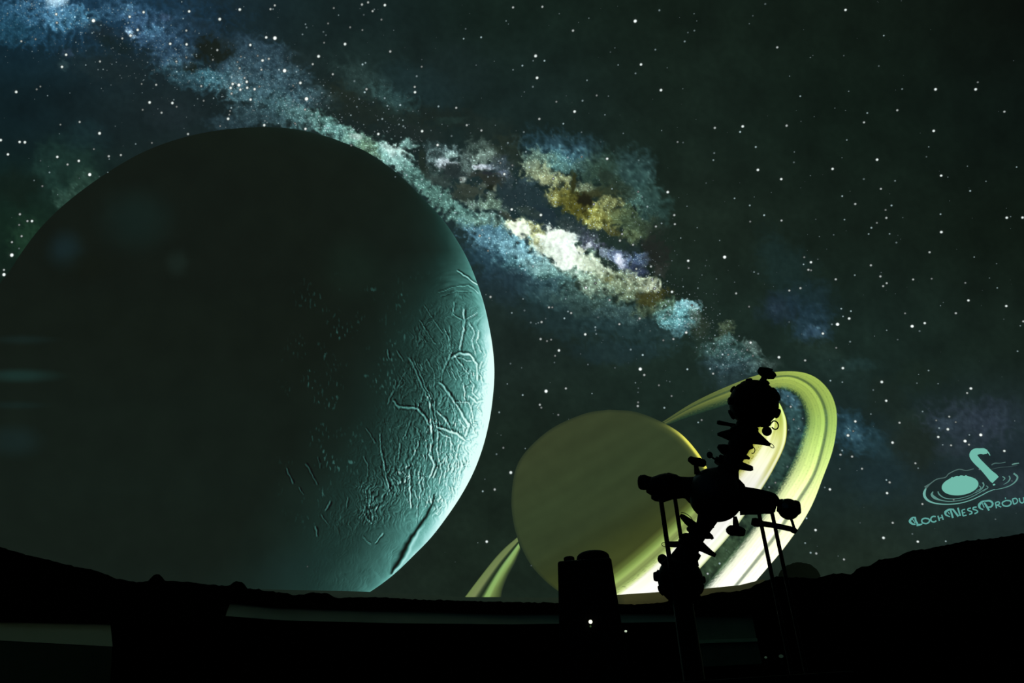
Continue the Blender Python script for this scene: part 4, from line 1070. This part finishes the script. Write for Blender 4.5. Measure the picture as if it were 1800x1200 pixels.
def studs(par, x, y, r, n, ax, hgt=5.5, seed=1, rr=(6, 10)):
    """lens barrels standing out of a star ball; spiral of directions"""
    c = J(x, y); q = PXM(x, y); rnd = random.Random(seed)
    for i in range(n):
        z = 1 - 2*(i + .5)/n; a = i*2.399963 + seed
        d = Vector((math.sqrt(1 - z*z)*math.cos(a), math.sqrt(1 - z*z)*math.sin(a), z))
        h = hgt*rnd.uniform(.6, 1.15); w = rnd.uniform(*rr)
        bm = bmesh.new()
        tube_bm(bm, [c + d*(r - 6)*q, c + d*(r + h*.7)*q, c + d*(r + h*.7)*q*1.0001, c + d*(r + h)*q], [w*q, w*q, w*q*.8, w*q*.7], 12)
        o = finish('lens_barrel', bm, M_BLACK, par)


# upper star ball and its fittings
ub = ball('star_ball', 1325, 709, 45, sy=1.0); tag(ub, 'upper star ball studded with lens barrels')
studs(ub, 1325, 709, 45, 26, 0, 5.0, 2)
tube('finder_post', [(1337,675,6),(1343,665,5.5),(1344,652,5)])
tube('finder_head', [(1332.5,650,2),(1334,651,5),(1338,653,7.5),(1346,656,9),(1353,658,9.5),(1359,659,8),(1363,657,4)])
tube('finder_cap', [(1336,648,3.5),(1350,649,3.5),(1358,651,3.0)])
tube('finder_lens', [(1352,655,5),(1358,659,6.5),(1361,662,4.5)])
tube('finder_lens', [(1334,648,4),(1338,650,5.5),(1342,653,5)])
ball('motor_knob', 1348, 757.5, 9.2)


def loop(x, y, rx, ry, w=1.0, ang=0, name='cable_loop', a0=0, a1=360):
    pts = []
    for k in range(19):
        a = math.radians(a0 + (a1 - a0)*k/18); ca, sa = math.cos(math.radians(ang)), math.sin(math.radians(ang))
        u, v = rx*math.cos(a), ry*math.sin(a)
        pts.append((x + u*ca - v*sa, y + u*sa + v*ca, w))
    return tube(name, pts, seg=8)


loop(1362, 747, 6, 7.6, 1.3, -20, a0=-130, a1=170)
loop(1323, 791, 4, 5.5, .8, 0, a0=-90, a1=120)
loop(1356, 783, 2.6, 5.5, .7, -50)
# planet cage between the upper ball and the middle ball
tube('cage_column', [(1314,748,21),(1308,765,22),(1298,785,20),(1290,805,17),(1282,822,18),(1277,835,24)])
tube('planet_barrel', [(1260.5,742,3.2),(1264,742.5,4.2),(1282,746,3.5),(1306,751,5)])
tube('planet_barrel', [(1261,763,2.5),(1268,763,5.5),(1280,764,10),(1296,766,15),(1310,768,15)])
tube('planet_barrel', [(1310,764,15),(1328,769,13),(1340,775,8),(1348,779,5),(1352,781,3.5),(1354,782,2.5)])
tube('lens_arm', [(1330,757,4),(1327,765,7),(1312,771,10)])
tube('planet_barrel', [(1300,783,13),(1312,784,9),(1320,785,7),(1321.5,788,4)])
tube('planet_barrel', [(1296,799,11),(1308,802,6),(1314,804,3.5),(1318,806,2)])
tube('planet_barrel', [(1290,815,9),(1302,818,8),(1312,821,6.5),(1320,823,5.5),(1324,823,3.5)])
tube('cage_disc', [(1304,757,20),(1302,761,21),(1301,765,19)], seg=24)
tube('cage_disc', [(1300,780,17),(1299,784,18),(1298,787,16)], seg=24)
tube('cage_disc', [(1290,803,15),(1289,807,16),(1288,810,13)], seg=24)
tube('gear_box', [(1262,784,4),(1270,788,9),(1280,792,12),(1290,796,10)])
tube('gear_box', [(1265,800,2.5),(1269,804,5),(1278,808,7),(1286,812,8)])
ball('counter_knob', 1247.5, 799.5, 5.6, sy=1.15)
tube('knob_rod', [(1250,802,2),(1258,808,1.6),(1270,818,2.2)])

# middle ball with arms
mb = ball('middle_ball', 1258, 869, 50, mat=M_SATIN); tag(mb, 'large dark middle ball between the arms')
tube('seam_ring', [(1266,817,12),(1268,813,14),(1270,810,14)], seg=24)
tube('camera_head', [(1210.5,805,3),(1212,806,5.5),(1219,810,7.5),(1229,812,8),(1238,814,7),(1241.5,814,4)], d=-.05)
tube('camera_post', [(1223,812,4.6),(1224,822,4.2),(1226,832,6)], d=-.05)
# left arm
tube('arm_housing', [(1143,868,8),(1146,862,16),(1152,858,21),(1165,856,24),(1172,855,24.5),(1185,855,23),(1195,856,19.5),(1207,857,20),(1218,860,25),(1232,866,30)])
tube('arm_hump', [(1152,848,8),(1163,843,9.5),(1176,840,10),(1187,842,9),(1198,846,6)])
tube('arm_underside', [(1145,872,5),(1152,872,9),(1165,873,10),(1180,868,10),(1200,862,14)])
tube('end_cap', [(1121.5,847.5,6),(1122.5,847.5,10),(1126,847.5,13),(1132,847.5,14),(1140,849,12.5),(1150,850,11.5)])
# right arm
tube('arm_housing', [(1285,868,34),(1300,874,26),(1307,877,23.5),(1330,880,23),(1350,883,21.5),(1360,885,19.5),(1365,886,15),(1366,886.5,11)])
tube('arm_rim', [(1300,892,14),(1315,892,13),(1330,893,12),(1345,893,10)])
lb = ball('lens_dome', 1386, 894.5, 20, mat=M_LENS); tag(lb, 'round glass-topped end lamp of the right arm')
tube('lens_collar', [(1366,888,11),(1372,889,14),(1378,891,14)])
tube('end_cap', [(1390,892,14),(1399,892,14.5),(1405,893,12.5),(1407.5,893,9)])
# lower cage
tube('cage_column', [(1246,905,20),(1237,925,15),(1226,940,15),(1216,955,16),(1208,968,19),(1203,985,27)])
tube('planet_barrel', [(1196,905,3),(1200,908,5),(1208,915,7),(1218,923,8),(1228,930,8)])
tube('planet_barrel', [(1216,932,10),(1232,936,11),(1245,941,7),(1251,944,4),(1253,947,2.5)])
tube('planet_barrel', [(1238,918,8),(1248,924,5),(1252,926,3.5),(1255,925,2)])
tube('planet_barrel', [(1210,950,10),(1226,956,11),(1238,964,7.5),(1250,972,5),(1258,976,3.6)])
tube('planet_barrel', [(1170,956,2.5),(1173,956,5),(1186,956.5,5.5),(1196,956,5.5),(1208,957,8)])
tube('cage_disc', [(1224,933,17),(1222,937,18),(1220,940,16)], seg=24)
tube('cage_disc', [(1212,956,20),(1210,960,21),(1208,963,19)], seg=24)
tube('gear_box', [(1198,944,6),(1206,943,7),(1216,945,8)])
tube('gear_box', [(1190,970,4),(1196,970,6),(1206,972,9),(1218,975,11),(1228,982,8)])
loop(1207, 908, 12, 4, .7, 35, a0=180, a1=400)
loop(1168, 957, 5, 3.4, .6, 20, a0=60, a1=300)
tube('camera_head', [(1276,932,2.5),(1279,932,6.5),(1284,932,9.5),(1294,932,10),(1302,934,9),(1308,935.5,7),(1310,936,5)], d=-.05)
tube('camera_post', [(1292,908,3.5),(1293,916,5),(1294,926,6)], d=-.05)
# lower star ball
lo = ball('star_ball', 1196, 1019, 41, sy=1.05); tag(lo, 'lower star ball studded with lens barrels')
studs(lo, 1196, 1019, 41, 22, 0, 4.0, 5)
ball('motor_knob', 1164.5, 982.5, 9)
tube('side_lens', [(1149,1013,7),(1152,1013,8.5),(1162,1013,9)])


# legs stand upright on the floor
def leg(x, y, w, d, name='support_leg'):
    p = J(x, y, d); q = PXM(x, y)*w
    bm = bmesh.new()
    tube_bm(bm, [p, Vector((p.x, p.y, 0.03)), Vector((p.x, p.y, 0.03)), Vector((p.x, p.y, 0.0))], [q, q, q*2.4, q*2.6], 16)
    return finish(name, bm, M_BLACK, SP)


leg(1161.5, 876, 4.1, -.12)
leg(1186.5, 876, 3.8, .10)
leg(1333, 896, 3.5, -.12)
leg(1356, 896, 3.7, .10)
tube('cross_bar', [(1321,916,6),(1327,917.5,8.5),(1333,918.5,8),(1340,920,5.4),(1365,924,5.2),(1390,929.5,5.2),(1396,932,6.2),(1400,935,4.5)])
tube('bar_strut', [(1388,905,2.6),(1393,918,2.6),(1398,935,2.8)])
p = J(1200, 1058); q = PXM(1200, 1058)
bm = bmesh.new(); tube_bm(bm, [p, Vector((p.x, p.y, .1)), Vector((p.x, p.y, .1)), Vector((p.x, p.y, 0))], [18*q, 22*q, 70*q, 75*q], 32)
finish('pedestal', bm, M_BLACK, SP)

# ------------------------------------------------------------------ black projection tower left of the star projector
def PD(x, y, dist):
    v = ray(x, y); return Vector(EYE + v/np.linalg.norm(v)*dist)


TD = 2.8
tq = TD/float(np.linalg.norm(ray(1033, 985)))
base = PD(1034, 990, TD)
ztop = base.z
TW_ = empty('projection_tower', (base.x, base.y, 0), 'tapering black tower with a drum on top and one lit lamp', 'tower')
vd = Vector((base.x, base.y, 0)).normalized(); sd = Vector((vd.y, -vd.x, 0))


def frustum(name, cx, cy, z0, z1, w0, w1, d0, d1, mat, parent, bevel=.008):
    bm = bmesh.new(); vs = []
    for z, w, dd in ((z0, w0, d0), (z1, w1, d1)):
        for a, b in ((-1, -1), (1, -1), (1, 1), (-1, 1)):
            p = Vector((cx, cy, z)) + sd*a*w + vd*b*dd; vs.append(bm.verts.new(p))
    bm.faces.new(vs[:4][::-1]); bm.faces.new(vs[4:])
    for k in range(4): bm.faces.new((vs[k], vs[(k+1) % 4], vs[4 + (k+1) % 4], vs[4 + k]))
    return finish(name, bm, mat, parent, smooth=False, bevel=bevel)


hw = 45.5*tq
frustum('tower_body', base.x - sd.x*6*tq, base.y - sd.y*6*tq, 0, ztop - 1*tq, hw + .085, hw, hw + .08, hw, M_BLACK, TW_)


def upright(name, x, ytop, zb, r, parent, mat=M_BLACK, dome=0.0, n=28):
    p = PD(x, ytop, TD); bm = bmesh.new(); q = r*tq
    P = [Vector((p.x, p.y, zb))]; rad_ = [q]
    P.append(Vector((p.x, p.y, p.z - dome*q))); rad_.append(q)
    for k in range(1, 6):
        a = k/5*math.pi/2
        P.append(Vector((p.x, p.y, p.z - dome*q + dome*q*math.sin(a)))); rad_.append(max(q*(1 - (1 - math.cos(a))*.55) if k < 5 else q*.3, .002))
    tube_bm(bm, P, rad_, n)
    return finish(name, bm, mat, parent)


tag(upright('top_drum', 1041.5, 969.5, ztop - .05, 29, TW_, dome=.38), 'wide round-edged drum')
upright('top_stub', 1000, 978, ztop - .05, 9.5, TW_, dome=.3)


def led(name, x, y, dist, r, mat, parent, stretch=1.0):
    bm = bmesh.new()
    bmesh.ops.create_uvsphere(bm, u_segments=14, v_segments=8, radius=r*dist/F/1.05, matrix=Matrix.Translation(PD(x, y, dist)) @ Matrix.Diagonal((stretch, 1, 1, 1)))
    return finish(name, bm, mat, parent)


fd = TD - hw - .055
tag(led('indicator_lamp', 1038, 1092.5, fd, 3.3, lamp_mat('white_lamp', (250, 252, 225), 1.3), TW_), 'small glowing white lamp')
led('lamp_glint', 1038, 1100.5, fd, 1.5, lamp_mat('green_glint', (50, 74, 40)), TW_)  # green glint under the lamp, added as a small glowing bead

# low control desk in the dark beside the tower
dc = PD(1250, 1150, 3.2)
DK = empty('control_desk', (dc.x, dc.y, 0), 'black control desk in the dark below the star projector, showing tiny indicator lights', 'desk')
v2 = Vector((dc.x, dc.y, 0)).normalized(); vd = v2; sd = Vector((vd.y, -vd.x, 0))
zt = PD(1250, 1185, 3.2).z
frustum('desk_body', dc.x, dc.y, 0, zt - .06, .42, .42, .22, .22, M_BLACK, DK)
frustum('desk_top', dc.x, dc.y, zt - .06, zt - .03, .46, .46, .26, .26, M_BLACK, DK)
for nm, x, y, r, c in (('indicator_or_gleam', 1100, 1109, 1.7, (190, 205, 180)), ('indicator_or_gleam', 1076, 1118, 2.0, (36, 56, 36)), ('indicator_or_gleam', 1346, 1155, 1.6, (38, 54, 42)), ('indicator_or_gleam', 1373, 1153, 2.6, (22, 36, 28))):  # second entry is a faint gleam, given a glow of its own
    dist = 3.0
    p = PD(x, y, dist)
    led(nm, x, y, dist, r, lamp_mat('desk_glow', c), DK, 1.4)
    bm = bmesh.new(); tube_bm(bm, [Vector((p.x, p.y, p.z - r*dist/F)), Vector((p.x, p.y, zt - .035))], [.004, .005], 8)
    finish('light_stalk', bm, M_BLACK, DK)
